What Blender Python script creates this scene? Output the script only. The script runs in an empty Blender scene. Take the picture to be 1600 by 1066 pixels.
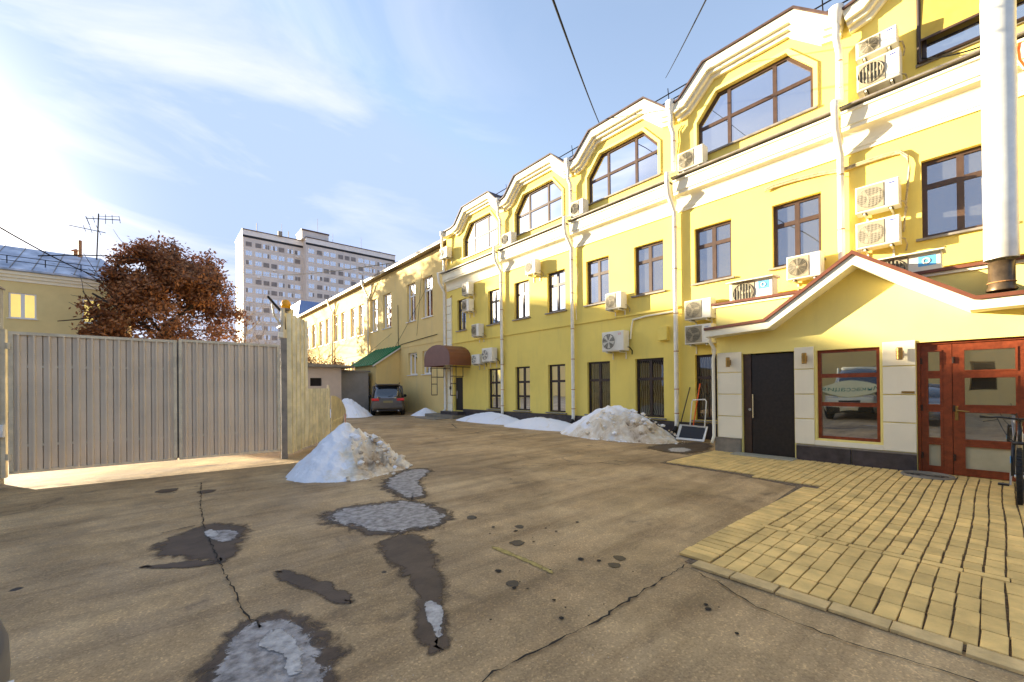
import bpy, bmesh, math, random
from mathutils import Vector, Matrix, noise
from mathutils.geometry import tessellate_polygon
SC = bpy.context.scene
R = math.radians
COL = bpy.data.collections.new("Scene"); SC.collection.children.link(COL)
rnd = random.Random(7)

# ------------------------------------------------------------------ camera
FW, YAW, PIT, ROL, SHY = 648.13, R(40.518), R(.2269), R(-.5614), 69.776
F = Vector((math.sin(YAW)*math.cos(PIT), math.cos(YAW)*math.cos(PIT), math.sin(PIT)))
Rt = Vector((math.cos(YAW), -math.sin(YAW), 0)); Up = Rt.cross(F)
c_, s_ = math.cos(ROL), math.sin(ROL)
Rt, Up = c_*Rt + s_*Up, -s_*Rt + c_*Up
cd = bpy.data.cameras.new("camera"); cam = bpy.data.objects.new("camera", cd); COL.objects.link(cam)
cd.sensor_width = 36; cd.lens = FW/1600*36; cd.shift_y = SHY/1600
cd.clip_start = .05; cd.clip_end = 3000
M = Matrix((Rt, Up, -F)).transposed().to_4x4(); M.translation = Vector((0, 0, 1.5)); cam.matrix_world = M
SC.camera = cam

# ------------------------------------------------------------------ light
SD = Vector((1, -2.0, -.42)).normalized()              # direction the sunlight travels
ELEV = math.asin(-SD.z); AZ = math.atan2(-SD.x, -SD.y) # azimuth from +Y towards +X
sl = bpy.data.lights.new("sun", 'SUN'); sl.energy = 4.0; sl.angle = R(.55); sl.color = (1, .87, .64)
so = bpy.data.objects.new("sun", sl); COL.objects.link(so); so.rotation_euler = SD.to_track_quat('-Z', 'Y').to_euler()
so.location = (-20, 40, 30)
W = bpy.data.worlds.new("World"); SC.world = W; W.use_nodes = True
nt = W.node_tree; nt.nodes.clear()
def nd(t, ty, **kw):
    n = t.nodes.new(ty)
    for k, v in kw.items():
        if k.startswith('i_'): n.inputs[k[2:].replace('_', ' ')].default_value = v
        else: setattr(n, k, v)
    return n
out = nd(nt, 'ShaderNodeOutputWorld'); bg = nd(nt, 'ShaderNodeBackground'); bg.inputs[1].default_value = .10
sky = nd(nt, 'ShaderNodeTexSky'); sky.sky_type = 'NISHITA'; sky.sun_disc = False
sky.sun_elevation = ELEV; sky.sun_rotation = AZ; sky.air_density = 1.0; sky.dust_density = .15; sky.ozone_density = 2.0; sky.altitude = 100
tc = nd(nt, 'ShaderNodeTexCoord')
mp = nd(nt, 'ShaderNodeMapping'); mp.inputs['Scale'].default_value = (1.0, 1.0, 3.2); mp.inputs['Rotation'].default_value = (R(18), R(-14), R(25)); mp.inputs['Location'].default_value=(.9,.4,.2)
n1 = nd(nt, 'ShaderNodeTexNoise', i_Scale=1.5, i_Detail=9.0, i_Roughness=.56, i_Distortion=.9)
r1 = nd(nt, 'ShaderNodeValToRGB'); r1.color_ramp.elements[0].position = .45; r1.color_ramp.elements[1].position = .74
# clouds gather towards the sun side of the sky
dt = nd(nt, 'ShaderNodeVectorMath', operation='DOT_PRODUCT'); dt.inputs[1].default_value = (-SD.x, -SD.y, .1)
r2 = nd(nt, 'ShaderNodeMapRange', i_From_Min=.30, i_From_Max=.95, i_To_Min=.06, i_To_Max=1.0)
mu = nd(nt, 'ShaderNodeMath', operation='MULTIPLY'); mu.use_clamp = True
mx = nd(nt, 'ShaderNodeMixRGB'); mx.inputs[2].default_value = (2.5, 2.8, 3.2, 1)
# pale horizon veil
sx = nd(nt, 'ShaderNodeSeparateXYZ'); r3 = nd(nt, 'ShaderNodeMapRange', i_From_Min=0.0, i_From_Max=.75, i_To_Min=.62, i_To_Max=.22)
mh = nd(nt, 'ShaderNodeMixRGB'); mh.inputs[2].default_value = (1.25, 1.72, 2.6, 1)
L = nt.links.new
L(tc.outputs['Generated'], mp.inputs[0]); L(mp.outputs[0], n1.inputs['Vector']); L(n1.outputs['Fac'], r1.inputs[0])
L(tc.outputs['Generated'], dt.inputs[0]); L(dt.outputs['Value'], r2.inputs[0]); L(r1.outputs[0], mu.inputs[0]); L(r2.outputs[0], mu.inputs[1])
L(tc.outputs['Generated'], sx.inputs[0]); L(sx.outputs['Z'], r3.inputs[0])
cap = nd(nt, 'ShaderNodeMixRGB', blend_type='DARKEN'); cap.inputs[0].default_value = 1; cap.inputs[2].default_value = (.92, 1.48, 2.7, 1)
L(sky.outputs[0], cap.inputs[1]); L(cap.outputs[0], mh.inputs[1]); L(r3.outputs[0], mh.inputs[0]); L(mh.outputs[0], mx.inputs[1]); L(mu.outputs[0], mx.inputs[0])
# glow added round the low sun, mostly outside the view, to raise ambient light
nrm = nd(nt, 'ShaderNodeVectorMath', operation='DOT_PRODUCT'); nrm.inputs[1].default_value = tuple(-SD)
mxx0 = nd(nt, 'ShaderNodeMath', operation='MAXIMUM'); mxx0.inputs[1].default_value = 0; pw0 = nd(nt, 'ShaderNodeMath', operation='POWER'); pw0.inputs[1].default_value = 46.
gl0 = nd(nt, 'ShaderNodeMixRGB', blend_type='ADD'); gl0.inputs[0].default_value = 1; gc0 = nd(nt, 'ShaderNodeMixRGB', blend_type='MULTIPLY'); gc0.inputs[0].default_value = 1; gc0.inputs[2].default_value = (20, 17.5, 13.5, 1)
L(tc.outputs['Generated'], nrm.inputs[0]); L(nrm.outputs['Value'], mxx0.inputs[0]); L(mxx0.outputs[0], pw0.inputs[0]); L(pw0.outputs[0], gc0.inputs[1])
tn0 = nd(nt, 'ShaderNodeMixRGB', blend_type='MULTIPLY'); tn0.inputs[0].default_value = 1; tn0.inputs[2].default_value = (.97, .835, .76, 1)   # white balance of the photograph
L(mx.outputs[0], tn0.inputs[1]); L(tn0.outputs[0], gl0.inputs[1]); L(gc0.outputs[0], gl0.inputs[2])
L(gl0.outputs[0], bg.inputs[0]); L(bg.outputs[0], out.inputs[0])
vs = SC.view_settings; vs.view_transform = 'Standard'; vs.look = 'None'; vs.exposure = 2.5; vs.gamma = 1; vs.use_curve_mapping = False
SC.cycles.transparent_max_bounces = 24; SC.cycles.max_bounces = 7; SC.cycles.diffuse_bounces = 4

# ------------------------------------------------------------------ helpers
def mat(name, col, rough=.7, metal=0., var=.12, scale=3., bump=.0, bscale=60., spec=.4, rand=0., col2=None, detail=5.):
    m = bpy.data.materials.new(name); m.use_nodes = True; t = m.node_tree; b = t.nodes['Principled BSDF']
    b.inputs['Roughness'].default_value = rough; b.inputs['Metallic'].default_value = metal; b.inputs['Specular IOR Level'].default_value = spec
    tc = nd(t, 'ShaderNodeTexCoord'); ge = nd(t, 'ShaderNodeNewGeometry')
    if var or rand:
        n = nd(t, 'ShaderNodeTexNoise', i_Scale=scale, i_Detail=detail, i_Roughness=.6)
        t.links.new(ge.outputs['Position'], n.inputs['Vector'])
        mr = nd(t, 'ShaderNodeMapRange', i_From_Min=.3, i_From_Max=.7); t.links.new(n.outputs['Fac'], mr.inputs[0])
        mxx = nd(t, 'ShaderNodeMixRGB'); mxx.inputs[1].default_value = tuple(c*(1-var) for c in col)+(1,)
        mxx.inputs[2].default_value = (tuple(min(1, c*(1+var)) for c in col) if col2 is None else tuple(col2))+(1,)
        t.links.new(mr.outputs[0], mxx.inputs[0]); last = mxx.outputs[0]
        if rand:
            oi = nd(t, 'ShaderNodeObjectInfo'); m2 = nd(t, 'ShaderNodeMapRange', i_To_Min=1-rand, i_To_Max=1+rand)
            hs = nd(t, 'ShaderNodeHueSaturation'); t.links.new(oi.outputs['Random'], m2.inputs[0]); t.links.new(m2.outputs[0], hs.inputs['Value'])
            t.links.new(last, hs.inputs['Color']); last = hs.outputs[0]
        t.links.new(last, b.inputs['Base Color'])
    else: b.inputs['Base Color'].default_value = tuple(col)+(1,)
    if bump:
        n2 = nd(t, 'ShaderNodeTexNoise', i_Scale=bscale, i_Detail=4.); t.links.new(ge.outputs['Position'], n2.inputs['Vector'])
        bp = nd(t, 'ShaderNodeBump', i_Strength=bump, i_Distance=.01); t.links.new(n2.outputs['Fac'], bp.inputs['Height']); t.links.new(bp.outputs[0], b.inputs['Normal'])
    return m
def wallmat(name, col, grime=.25, gcol=(.35,.28,.14), streak=.5):
    """painted render: fine relief, patchy fading, dirty drips that run down"""
    m = mat(name, col, .85, var=.05, scale=.9, bump=.25, bscale=90, spec=.25); t = m.node_tree; b = t.nodes['Principled BSDF']
    src = b.inputs['Base Color'].links[0].from_socket
    ge = [n for n in t.nodes if n.bl_idname == 'ShaderNodeNewGeometry'][0]
    mp = nd(t, 'ShaderNodeMapping'); mp.inputs['Scale'].default_value = (2.6, 2.6, .35); t.links.new(ge.outputs['Position'], mp.inputs[0])
    n = nd(t, 'ShaderNodeTexNoise', i_Scale=1.6, i_Detail=8., i_Roughness=.65); t.links.new(mp.outputs[0], n.inputs['Vector'])
    r = nd(t, 'ShaderNodeMapRange', i_From_Min=.52, i_From_Max=.8, i_To_Min=0, i_To_Max=grime); t.links.new(n.outputs['Fac'], r.inputs[0])
    mi = nd(t, 'ShaderNodeMixRGB'); mi.inputs[2].default_value = tuple(gcol)+(1,); t.links.new(r.outputs[0], mi.inputs[0]); t.links.new(src, mi.inputs[1])
    t.links.new(mi.outputs[0], b.inputs['Base Color']); return m
def glassmat(name, tint, refl=.35, clear=.0, rough=.02, gcol=(1, 1, 1)):
    m = bpy.data.materials.new(name); m.use_nodes = True; t = m.node_tree; t.nodes.clear()
    o = nd(t, 'ShaderNodeOutputMaterial'); g = nd(t, 'ShaderNodeBsdfGlossy'); g.inputs['Roughness'].default_value = rough; g.inputs['Color'].default_value = gcol+(1,)
    if clear: d = nd(t, 'ShaderNodeBsdfTransparent'); d.inputs[0].default_value = tuple(tint)+(1,)
    else: d = nd(t, 'ShaderNodeBsdfDiffuse'); d.inputs[0].default_value = tuple(tint)+(1,)
    fr = nd(t, 'ShaderNodeFresnel'); fr.inputs[0].default_value = 1.5
    a = nd(t, 'ShaderNodeMath', operation='ADD'); a.inputs[1].default_value = refl; a.use_clamp = True
    ge = nd(t, 'ShaderNodeNewGeometry'); n = nd(t, 'ShaderNodeTexNoise', i_Scale=1.3, i_Detail=1.); bp = nd(t, 'ShaderNodeBump', i_Strength=.12, i_Distance=.03)
    t.links.new(ge.outputs['Position'], n.inputs['Vector']); t.links.new(n.outputs[0], bp.inputs['Height']); t.links.new(bp.outputs[0], g.inputs['Normal'])
    x = nd(t, 'ShaderNodeMixShader'); t.links.new(fr.outputs[0], a.inputs[0]); t.links.new(a.outputs[0], x.inputs[0]); t.links.new(d.outputs[0], x.inputs[1]); t.links.new(g.outputs[0], x.inputs[2])
    t.links.new(x.outputs[0], o.inputs[0]); return m

class Fr:
    """local frame: u along a wall, v up, w out of the wall"""
    def __init__(s, o, ua, wa, va=(0, 0, 1)): s.o, s.u, s.w, s.v = Vector(o), Vector(ua).normalized(), Vector(wa).normalized(), Vector(va)
    def __call__(s, u, v, w=0): return s.o + s.u*u + s.v*v + s.w*w
XP = lambda x: Fr((x, 0, 0), (0, 1, 0), (-1, 0, 0))
YP = lambda y: Fr((0, y, 0), (1, 0, 0), (0, -1, 0))
WF = Fr((0, 0, 0), (1, 0, 0), (0, 1, 0))    # plain world: u=x, w=y, v=z
class MB:
    def __init__(s): s.v = []; s.f = []
    def add(s, vs, fs): k = len(s.v); s.v += [Vector(p) for p in vs]; s.f += [tuple(i+k for i in f) for f in fs]; return s
    def box(s, fr, u0, u1, v0, v1, w0, w1):
        p = [fr(u, v, w) for u in (u0, u1) for v in (v0, v1) for w in (w0, w1)]
        return s.add(p, [(0,1,3,2),(4,6,7,5),(0,4,5,1),(2,3,7,6),(0,2,6,4),(1,5,7,3)])
    def cbox(s, fr, u0, u1, v0, v1, w0, w1, c=.01):
        """box with chamfered outer (w1) edges"""
        p = [fr(a, b, w0) for a, b in ((u0,v0),(u1,v0),(u1,v1),(u0,v1))] + [fr(a, b, w1-c) for a, b in ((u0,v0),(u1,v0),(u1,v1),(u0,v1))]
        p += [fr(a, b, w1) for a, b in ((u0+c,v0+c),(u1-c,v0+c),(u1-c,v1-c),(u0+c,v1-c))]
        f = [(0,1,2,3),(8,9,10,11)]
        for b in (0, 4):
            for i in range(4): j = (i+1) % 4; f.append((b+i, b+j, b+4+j, b+4+i))
        return s.add(p, f)
    def prism(s, fr, poly, w0, w1, holes=(), back=True):
        loops = [list(poly)] + [list(h) for h in holes]; flat = [q for l in loops for q in l]
        tr = tessellate_polygon([[Vector((a, b, 0)) for a, b in l] for l in loops]); n = len(flat)
        p = [fr(a, b, w1) for a, b in flat] + [fr(a, b, w0) for a, b in flat]
        f = [tuple(t) for t in tr] + ([tuple(i+n for i in t) for t in tr] if back else [])
        k = 0
        for l in loops:
            m = len(l)
            for i in range(m): j = (i+1) % m; f.append((k+i, k+j, k+j+n, k+i+n))
            k += m
        return s.add(p, f)
    def band(s, fr, line, d0, d1, w0, w1, closed=False):
        """strip along a polyline, from offset d0 to d1 (left of travel is +)"""
        def off(d):
            r = []; n = len(line)
            for i in range(n):
                a = line[i-1] if (i > 0 or closed) else None; b = line[i]; c = line[(i+1) % n] if (i < n-1 or closed) else None
                def nm(p, q): v = Vector((q[0]-p[0], q[1]-p[1])).normalized(); return Vector((-v.y, v.x))
                if a is None: m = nm(b, c); k = 1
                elif c is None: m = nm(a, b); k = 1
                else: m1, m2 = nm(a, b), nm(b, c); m = (m1+m2).normalized(); k = 1/max(.35, m.dot(m1))
                r.append((b[0]+m.x*d*k, b[1]+m.y*d*k))
            return r
        A, B = off(d0), off(d1); n = len(A); p = []
        for i in range(n): p += [fr(*A[i], w0), fr(*B[i], w0), fr(*B[i], w1), fr(*A[i], w1)]
        f = []
        for i in range(n if closed else n-1):
            a, b = i*4, ((i+1) % n)*4
            for k in range(4): l = (k+1) % 4; f.append((a+k, a+l, b+l, b+k))
        if not closed: f += [(0,1,2,3), ((n-1)*4, (n-1)*4+1, (n-1)*4+2, (n-1)*4+3)]
        return s.add(p, f)
    def tube(s, pts, r, n=8, cap=True):
        pts = [Vector(p) for p in pts]; m = len(pts); rs = r if isinstance(r, (list, tuple)) else [r]*m; V = []
        ref = None
        for i, p in enumerate(pts):
            t = (pts[min(i+1, m-1)] - pts[max(i-1, 0)]).normalized()
            if ref is None: ref = Vector((0, 0, 1)) if abs(t.z) < .9 else Vector((1, 0, 0))
            a = t.cross(ref); 
            if a.length < 1e-4: a = t.orthogonal()
            a.normalize(); b = t.cross(a); ref = -b if False else ref
            k = 1
            if 0 < i < m-1:
                d = (pts[i]-pts[i-1]).normalized().dot((pts[i+1]-pts[i]).normalized()); k = 1/max(.6, math.sqrt(max(.01, (1+d)/2)))
            for j in range(n): g = 2*math.pi*j/n; V.append(p + (a*math.cos(g)+b*math.sin(g))*rs[i]*(1 if 0 == i or i == m-1 else min(k, 1.3)))
        f = [(i*n+j, i*n+(j+1) % n, (i+1)*n+(j+1) % n, (i+1)*n+j) for i in range(m-1) for j in range(n)]
        if cap: f += [tuple(range(n)), tuple(range((m-1)*n, m*n))]
        return s.add(V, f)
    def lathe(s, c, axis, prof, n=16):
        """prof: (radius, distance along axis)"""
        c = Vector(c); ax = Vector(axis).normalized(); a = ax.orthogonal().normalized(); b = ax.cross(a); V = []
        for r, h in prof:
            for j in range(n): g = 2*math.pi*j/n; V.append(c + ax*h + (a*math.cos(g)+b*math.sin(g))*r)
        f = [(i*n+j, i*n+(j+1) % n, (i+1)*n+(j+1) % n, (i+1)*n+j) for i in range(len(prof)-1) for j in range(n)]
        return s.add(V, f)
    def torus(s, c, axis, R_, r, n=24, k=6):
        c = Vector(c); ax = Vector(axis).normalized(); a = ax.orthogonal().normalized(); b = ax.cross(a); V = []
        for i in range(n):
            g = 2*math.pi*i/n; d = a*math.cos(g)+b*math.sin(g)
            for j in range(k): h = 2*math.pi*j/k; V.append(c + d*(R_+r*math.cos(h)) + ax*r*math.sin(h))
        return s.add(V, [(i*k+j, i*k+(j+1) % k, ((i+1) % n)*k+(j+1) % k, ((i+1) % n)*k+j) for i in range(n) for j in range(k)])
    def build(s, name, m, parent=None, smooth=False, fix=True, bevel=0):
        me = bpy.data.meshes.new(name); off = world_of(parent)
        me.from_pydata([v-off for v in s.v], [], s.f); me.update()
        if fix:
            bm = bmesh.new(); bm.from_mesh(me); bmesh.ops.recalc_face_normals(bm, faces=bm.faces); bm.to_mesh(me); bm.free()
        me.materials.append(m)
        if smooth:
            for p in me.polygons: p.use_smooth = True
        o = bpy.data.objects.new(name, me); COL.objects.link(o)
        if parent: o.parent = parent
        if bevel:
            b = o.modifiers.new("b", 'BEVEL'); b.width = bevel; b.segments = 2; b.limit_method = 'ANGLE'
        return o
def world_of(o):
    v = Vector((0, 0, 0))
    while o is not None: v += Vector(o.location); o = o.parent
    return v
def tag(o, label=None, cat=None, group=None, kind=None):
    if label: o['label'] = label
    if cat: o['category'] = cat
    if group: o['group'] = group
    if kind: o['kind'] = kind
    return o
def thing(name, loc, label, cat, group=None):
    o = bpy.data.objects.new(name, None); COL.objects.link(o); o.location = loc; o.empty_display_size = .2
    return tag(o, label, cat, group)
def copy_tree(o, parent=None):
    c = o.copy(); COL.objects.link(c); c.parent = parent
    for ch in list(o.children): copy_tree(ch, c)
    return c
def rect(u0, u1, v0, v1): return [(u0, v0), (u1, v0), (u1, v1), (u0, v1)]
def clip(poly, u0, u1, v0, v1):
    def cut(P, f, g):
        o = []
        for i in range(len(P)):
            a, b = P[i-1], P[i]; fa, fb = f(a), f(b)
            if fa >= 0 and fb >= 0: o.append(b)
            elif (fa >= 0) != (fb >= 0):
                t = fa/(fa-fb); q = (a[0]+(b[0]-a[0])*t, a[1]+(b[1]-a[1])*t); o.append(q)
                if fb >= 0: o.append(b)
        return o
    for f in (lambda p: p[0]-u0, lambda p: u1-p[0], lambda p: p[1]-v0, lambda p: v1-p[1]):
        poly = cut(poly, f, None)
        if not poly: break
    return poly

# ------------------------------------------------------------------ materials
m_yel = wallmat("yellow_render", (.84, .655, .155), .25)
m_yel2 = wallmat("annex_render", (.84, .70, .225), .14)
m_yel3 = wallmat("old_cream_render", (.74, .56, .23), .35, (.42, .36, .26))
m_trim = wallmat("white_trim", (.86, .80, .60), .2, (.5, .45, .3))
m_panel = wallmat("cream_panel", (.82, .74, .54), .15, (.5, .42, .3))
m_plinth = mat("dark_plinth", (.055, .045, .045), .35, var=.4, scale=6, bump=.2)
m_plinth2 = mat("grey_plinth", (.22, .19, .14), .7, var=.2, scale=8, bump=.4)
m_brown = mat("brown_frame", (.065, .036, .022), .4, var=.2, scale=8)
m_dark = mat("dark_frame", (.035, .02, .015), .4, var=.2, scale=8)
m_red = mat("mahogany_frame", (.21, .045, .016), .32, var=.3, scale=14)
m_white = mat("white_plastic", (.75, .74, .70), .4, var=.05)
m_coping = mat("brown_metal", (.15, .05, .025), .42, var=.2, scale=5)
m_ledge = mat("ledge_metal", (.24, .21, .17), .5, metal=.2, var=.3, scale=5)
m_roof = mat("dark_brown_roof", (.07, .038, .03), .6, var=.4, scale=4, bump=.4, bscale=20)
m_glassA = glassmat("sky_glass", (.05, .06, .07), .52)
m_glassB = glassmat("office_glass", (.07, .07, .065), .30)
m_glassG = glassmat("clear_glass", (.55, .55, .52), .06, clear=1)
m_glassW = glassmat("pale_glass", (.25, .25, .24), .35)
m_frost = mat("frosted_glass", (.42, .37, .22), .5, var=.12, scale=3, spec=.6)
m_int = mat("dark_interior", (.018, .014, .012), .9, var=.3)
m_grille = mat("white_grille", (.62, .60, .50), .5, var=.05)
m_pipe = mat("cream_pipe", (.82, .78, .66), .4, var=.08, scale=6)
m_ringm = mat("rusty_clamp", (.42, .20, .07), .6, var=.3)
m_ac = mat("ac_casing", (.74, .70, .58), .45, var=.06, scale=4)
m_acg = mat("ac_grille", (.34, .29, .19), .5, var=.1, scale=10)
m_acd = mat("ac_fan_dark", (.10, .09, .06), .6, var=.3, scale=10)
m_zinc = mat("galvanised", (.74, .71, .60), .42, metal=.55, var=.10, scale=5, bump=.08, bscale=5)
m_black = mat("black_metal", (.012, .010, .009), .45, var=.2)
m_cable = mat("black_cable", (.015, .014, .013), .9, var=0, spec=.05)
m_brass = mat("brass", (.32, .20, .06), .35, metal=.8, var=.2, scale=20)
m_steel = mat("brushed_steel", (.7, .68, .6), .25, metal=1., var=.05)
m_gate = mat("beige_sheet", (.66, .55, .40), .42, var=.10, scale=1.5, bump=.1, bscale=8)
m_gatef = mat("pale_steel_frame", (.60, .53, .38), .5, var=.2, scale=5)
m_fence = mat("yellowed_sheet", (.78, .68, .40), .32, metal=.35, var=.25, scale=3, bump=.15, bscale=9)
m_green = mat("green_roof_sheet", (.02, .20, .085), .4, var=.25, scale=5)
m_blue = mat("blue_sheet", (.10, .20, .50), .4, var=.1)
m_conc = mat("tower_panel", (.66, .61, .56), .85, var=.10, scale=.4, bump=.2)
m_towtrim = mat("tower_white", (.80, .78, .75), .8, var=.08, scale=.5)
m_grey = mat("grey_wall", (.30, .28, .25), .8, var=.2, scale=1)
m_letter = mat("green_lettering", (.0, .16, .12), .5, var=0)
m_logo_b = mat("blue_badge", (.10, .38, .72), .5, var=0)
m_logo_n = mat("navy_badge", (.03, .06, .30), .5, var=0)
m_logo_r = mat("red_badge", (.6, .02, .03), .5, var=0)
m_logo_g = mat("green_badge", (.02, .42, .15), .5, var=0)
m_orange = mat("orange_plastic", (.85, .13, .01), .4, var=.1)
m_amber = mat("amber_lens", (.85, .38, .01), .25, var=.1)

def groundmat():
    m = bpy.data.materials.new("worn_asphalt"); m.use_nodes = True; t = m.node_tree; b = t.nodes['Principled BSDF']; l = t.links.new
    ge = nd(t, 'ShaderNodeNewGeometry')
    def nz(s, d=6., r=.6, dist=0.): n = nd(t, 'ShaderNodeTexNoise', i_Scale=s, i_Detail=d, i_Roughness=r, i_Distortion=dist); l(ge.outputs['Position'], n.inputs['Vector']); return n.outputs['Fac']
    def ramp(x, p): 
        r = nd(t, 'ShaderNodeValToRGB'); e = r.color_ramp.elements
        while len(e) < len(p): e.new(.5)
        for i, (q, c) in enumerate(p): e[i].position = q; e[i].color = tuple(c)+(1,)
        l(x, r.inputs[0]); return r.outputs[0]
    def mix(f, a, c, bt='MIX', k=None):
        x = nd(t, 'ShaderNodeMixRGB', blend_type=bt)
        if f is None: x.inputs[0].default_value = k
        else: l(f, x.inputs[0])
        l(a, x.inputs[1]) if not isinstance(a, tuple) else setattr(x.inputs[1], 'default_value', a+(1,))
        l(c, x.inputs[2]) if not isinstance(c, tuple) else setattr(x.inputs[2], 'default_value', c+(1,)); return x.outputs[0]
    base = ramp(nz(.55, 7, .6, .6), [(.28, (.23, .155, .080)), (.42, (.335, .233, .120)), (.55, (.44, .31, .162)), (.72, (.52, .38, .210))])
    base = mix(None, base, ramp(nz(3.2, 6, .65, .4), [(.3, (.72, .72, .72)), (.7, (1.14, 1.12, 1.1))]), 'MULTIPLY', .8)
    base = mix(None, base, ramp(nz(60, 3, .7), [(.3, (.72, .72, .72)), (.7, (1.22, 1.22, 1.22))]), 'MULTIPLY', .6)
    # damp, darker blotches
    base = mix(ramp(nz(1.15, 8, .62, 1.2), [(.60, (0, 0, 0)), (.70, (.55, .55, .55))]), base, (.060, .043, .032))
    # oily drips
    vo = nd(t, 'ShaderNodeTexVoronoi', i_Scale=1.9); l(ge.outputs['Position'], vo.inputs['Vector'])
    nn = nz(9, 3); ad = nd(t, 'ShaderNodeMath', operation='MULTIPLY_ADD'); l(nn, ad.inputs[0]); ad.inputs[1].default_value = .12; l(vo.outputs['Distance'], ad.inputs[2])
    dm = ramp(ad.outputs[0], [(.105, (1, 1, 1)), (.125, (0, 0, 0))]); gate = ramp(nz(.8, 2), [(.52, (0, 0, 0)), (.56, (1, 1, 1))])
    base = mix(mix(None, dm, gate, 'MULTIPLY', 1.), base, (.035, .026, .022))
    # pale grit
    vg = nd(t, 'ShaderNodeTexVoronoi', i_Scale=26.); l(ge.outputs['Position'], vg.inputs['Vector'])
    gr = ramp(vg.outputs['Distance'], [(.07, (1, 1, 1)), (.10, (0, 0, 0))]); gm = ramp(vg.outputs['Color'], [(.62, (0, 0, 0)), (.66, (1, 1, 1))])
    gz = ramp(nz(1.1, 3), [(.45, (0, 0, 0)), (.6, (1, 1, 1))])
    base = mix(mix(None, mix(None, gr, gm, 'MULTIPLY', 1.), gz, 'MULTIPLY', 1.), base, (.48, .44, .38))
    # stone grain and tyre-worn bands
    vs_ = nd(t, 'ShaderNodeTexVoronoi', i_Scale=95.); l(ge.outputs['Position'], vs_.inputs['Vector'])
    hs_ = nd(t, 'ShaderNodeSeparateColor'); l(vs_.outputs['Color'], hs_.inputs[0])
    base = mix(None, base, ramp(hs_.outputs[0], [(.0, (.62, .60, .58)), (.5, (.95, .95, .95)), (.86, (1.1, 1.08, 1.05)), (1., (1.9, 1.85, 1.75))]), 'MULTIPLY', .5)
    mp_ = nd(t, 'ShaderNodeMapping'); mp_.inputs['Rotation'].default_value = (0, 0, R(-62)); mp_.inputs['Scale'].default_value = (.35, 3.2, 1); l(ge.outputs['Position'], mp_.inputs[0])
    ns_ = nd(t, 'ShaderNodeTexNoise', i_Scale=1.1, i_Detail=7., i_Roughness=.65); l(mp_.outputs[0], ns_.inputs['Vector'])
    base = mix(None, base, ramp(ns_.outputs['Fac'], [(.36, (.66, .63, .60)), (.50, (1, 1, 1)), (.66, (1.22, 1.2, 1.17))]), 'MULTIPLY', .75)
    l(base, b.inputs['Base Color'])
    rr = nd(t, 'ShaderNodeMapRange', i_From_Min=.35, i_From_Max=.65, i_To_Min=.55, i_To_Max=.85); l(nz(1.2, 5), rr.inputs[0]); l(rr.outputs[0], b.inputs['Roughness'])
    b.inputs['Specular IOR Level'].default_value = .35
    bp = nd(t, 'ShaderNodeBump', i_Strength=.45, i_Distance=.006); l(nz(85, 4, .7), bp.inputs['Height'])
    bp2 = nd(t, 'ShaderNodeBump', i_Strength=.35, i_Distance=.05); l(nz(1.4, 4), bp2.inputs['Height']); l(bp.outputs[0], bp2.inputs['Normal']); l(bp2.outputs[0], b.inputs['Normal'])
    return m
m_ground = groundmat()
def snowmat(name, dirt=.45, lo=.50):
    m = bpy.data.materials.new(name); m.use_nodes = True; t = m.node_tree; b = t.nodes['Principled BSDF']; l = t.links.new
    ge = nd(t, 'ShaderNodeNewGeometry'); n = nd(t, 'ShaderNodeTexNoise', i_Scale=1.5, i_Detail=9., i_Roughness=.7, i_Distortion=.6); l(ge.outputs['Position'], n.inputs['Vector'])
    at = nd(t, 'ShaderNodeAttribute', attribute_name='dirt')
    a = nd(t, 'ShaderNodeMath', operation='MULTIPLY_ADD'); l(at.outputs['Fac'], a.inputs[0]); a.inputs[1].default_value = dirt; l(n.outputs['Fac'], a.inputs[2])
    r = nd(t, 'ShaderNodeValToRGB'); e = r.color_ramp.elements; e[0].position = lo+.04; e[0].color = (.84, .85, .88, 1); e[1].position = 1.0; e[1].color = (.10, .065, .035, 1)
    x = e.new(.70); x.color = (.74, .66, .52, 1); x = e.new(.80); x.color = (.60, .48, .33, 1); x = e.new(.90); x.color = (.26, .175, .10, 1); l(a.outputs[0], r.inputs[0]); l(r.outputs[0], b.inputs['Base Color'])
    b.inputs['Roughness'].default_value = .75; b.inputs['Subsurface Weight'].default_value = .0
    n2 = nd(t, 'ShaderNodeTexNoise', i_Scale=22., i_Detail=6., i_Roughness=.7); l(ge.outputs['Position'], n2.inputs['Vector'])
    bp = nd(t, 'ShaderNodeBump', i_Strength=.6, i_Distance=.03); l(n2.outputs['Fac'], bp.inputs['Height']); l(bp.outputs[0], b.inputs['Normal']); return m
m_snow = snowmat("old_snow", .33, .52); m_snow2 = snowmat("clean_snow", .15, .55)
m_icep = mat("grey_ice", (.15, .125, .105), .5, var=.5, scale=13, bump=1.0, bscale=45, col2=(.46, .43, .41), detail=9)
m_icew = mat("white_slush", (.36, .33, .31), .5, var=.4, scale=16, bump=1., bscale=40, col2=(.58, .56, .53), detail=9)
m_wet = mat("wet_asphalt", (.085, .058, .038), .55, var=.35, scale=4, bump=.25, bscale=60, detail=7, spec=.2)
m_crack = mat("crack_dirt", (.022, .017, .013), .9, var=.3, scale=20)
m_sand = mat("joint_sand", (.10, .068, .038), .95, var=.6, scale=30, col2=(.24, .175, .11), bump=.6)
m_brick = mat("paving_brick", (.68, .465, .165), .75, var=.24, scale=3.5, bump=.6, bscale=70, rand=.15)
m_kerb = mat("worn_kerb", (.56, .40, .18), .8, var=.25, scale=6, bump=.6, bscale=60, rand=.1)

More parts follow.
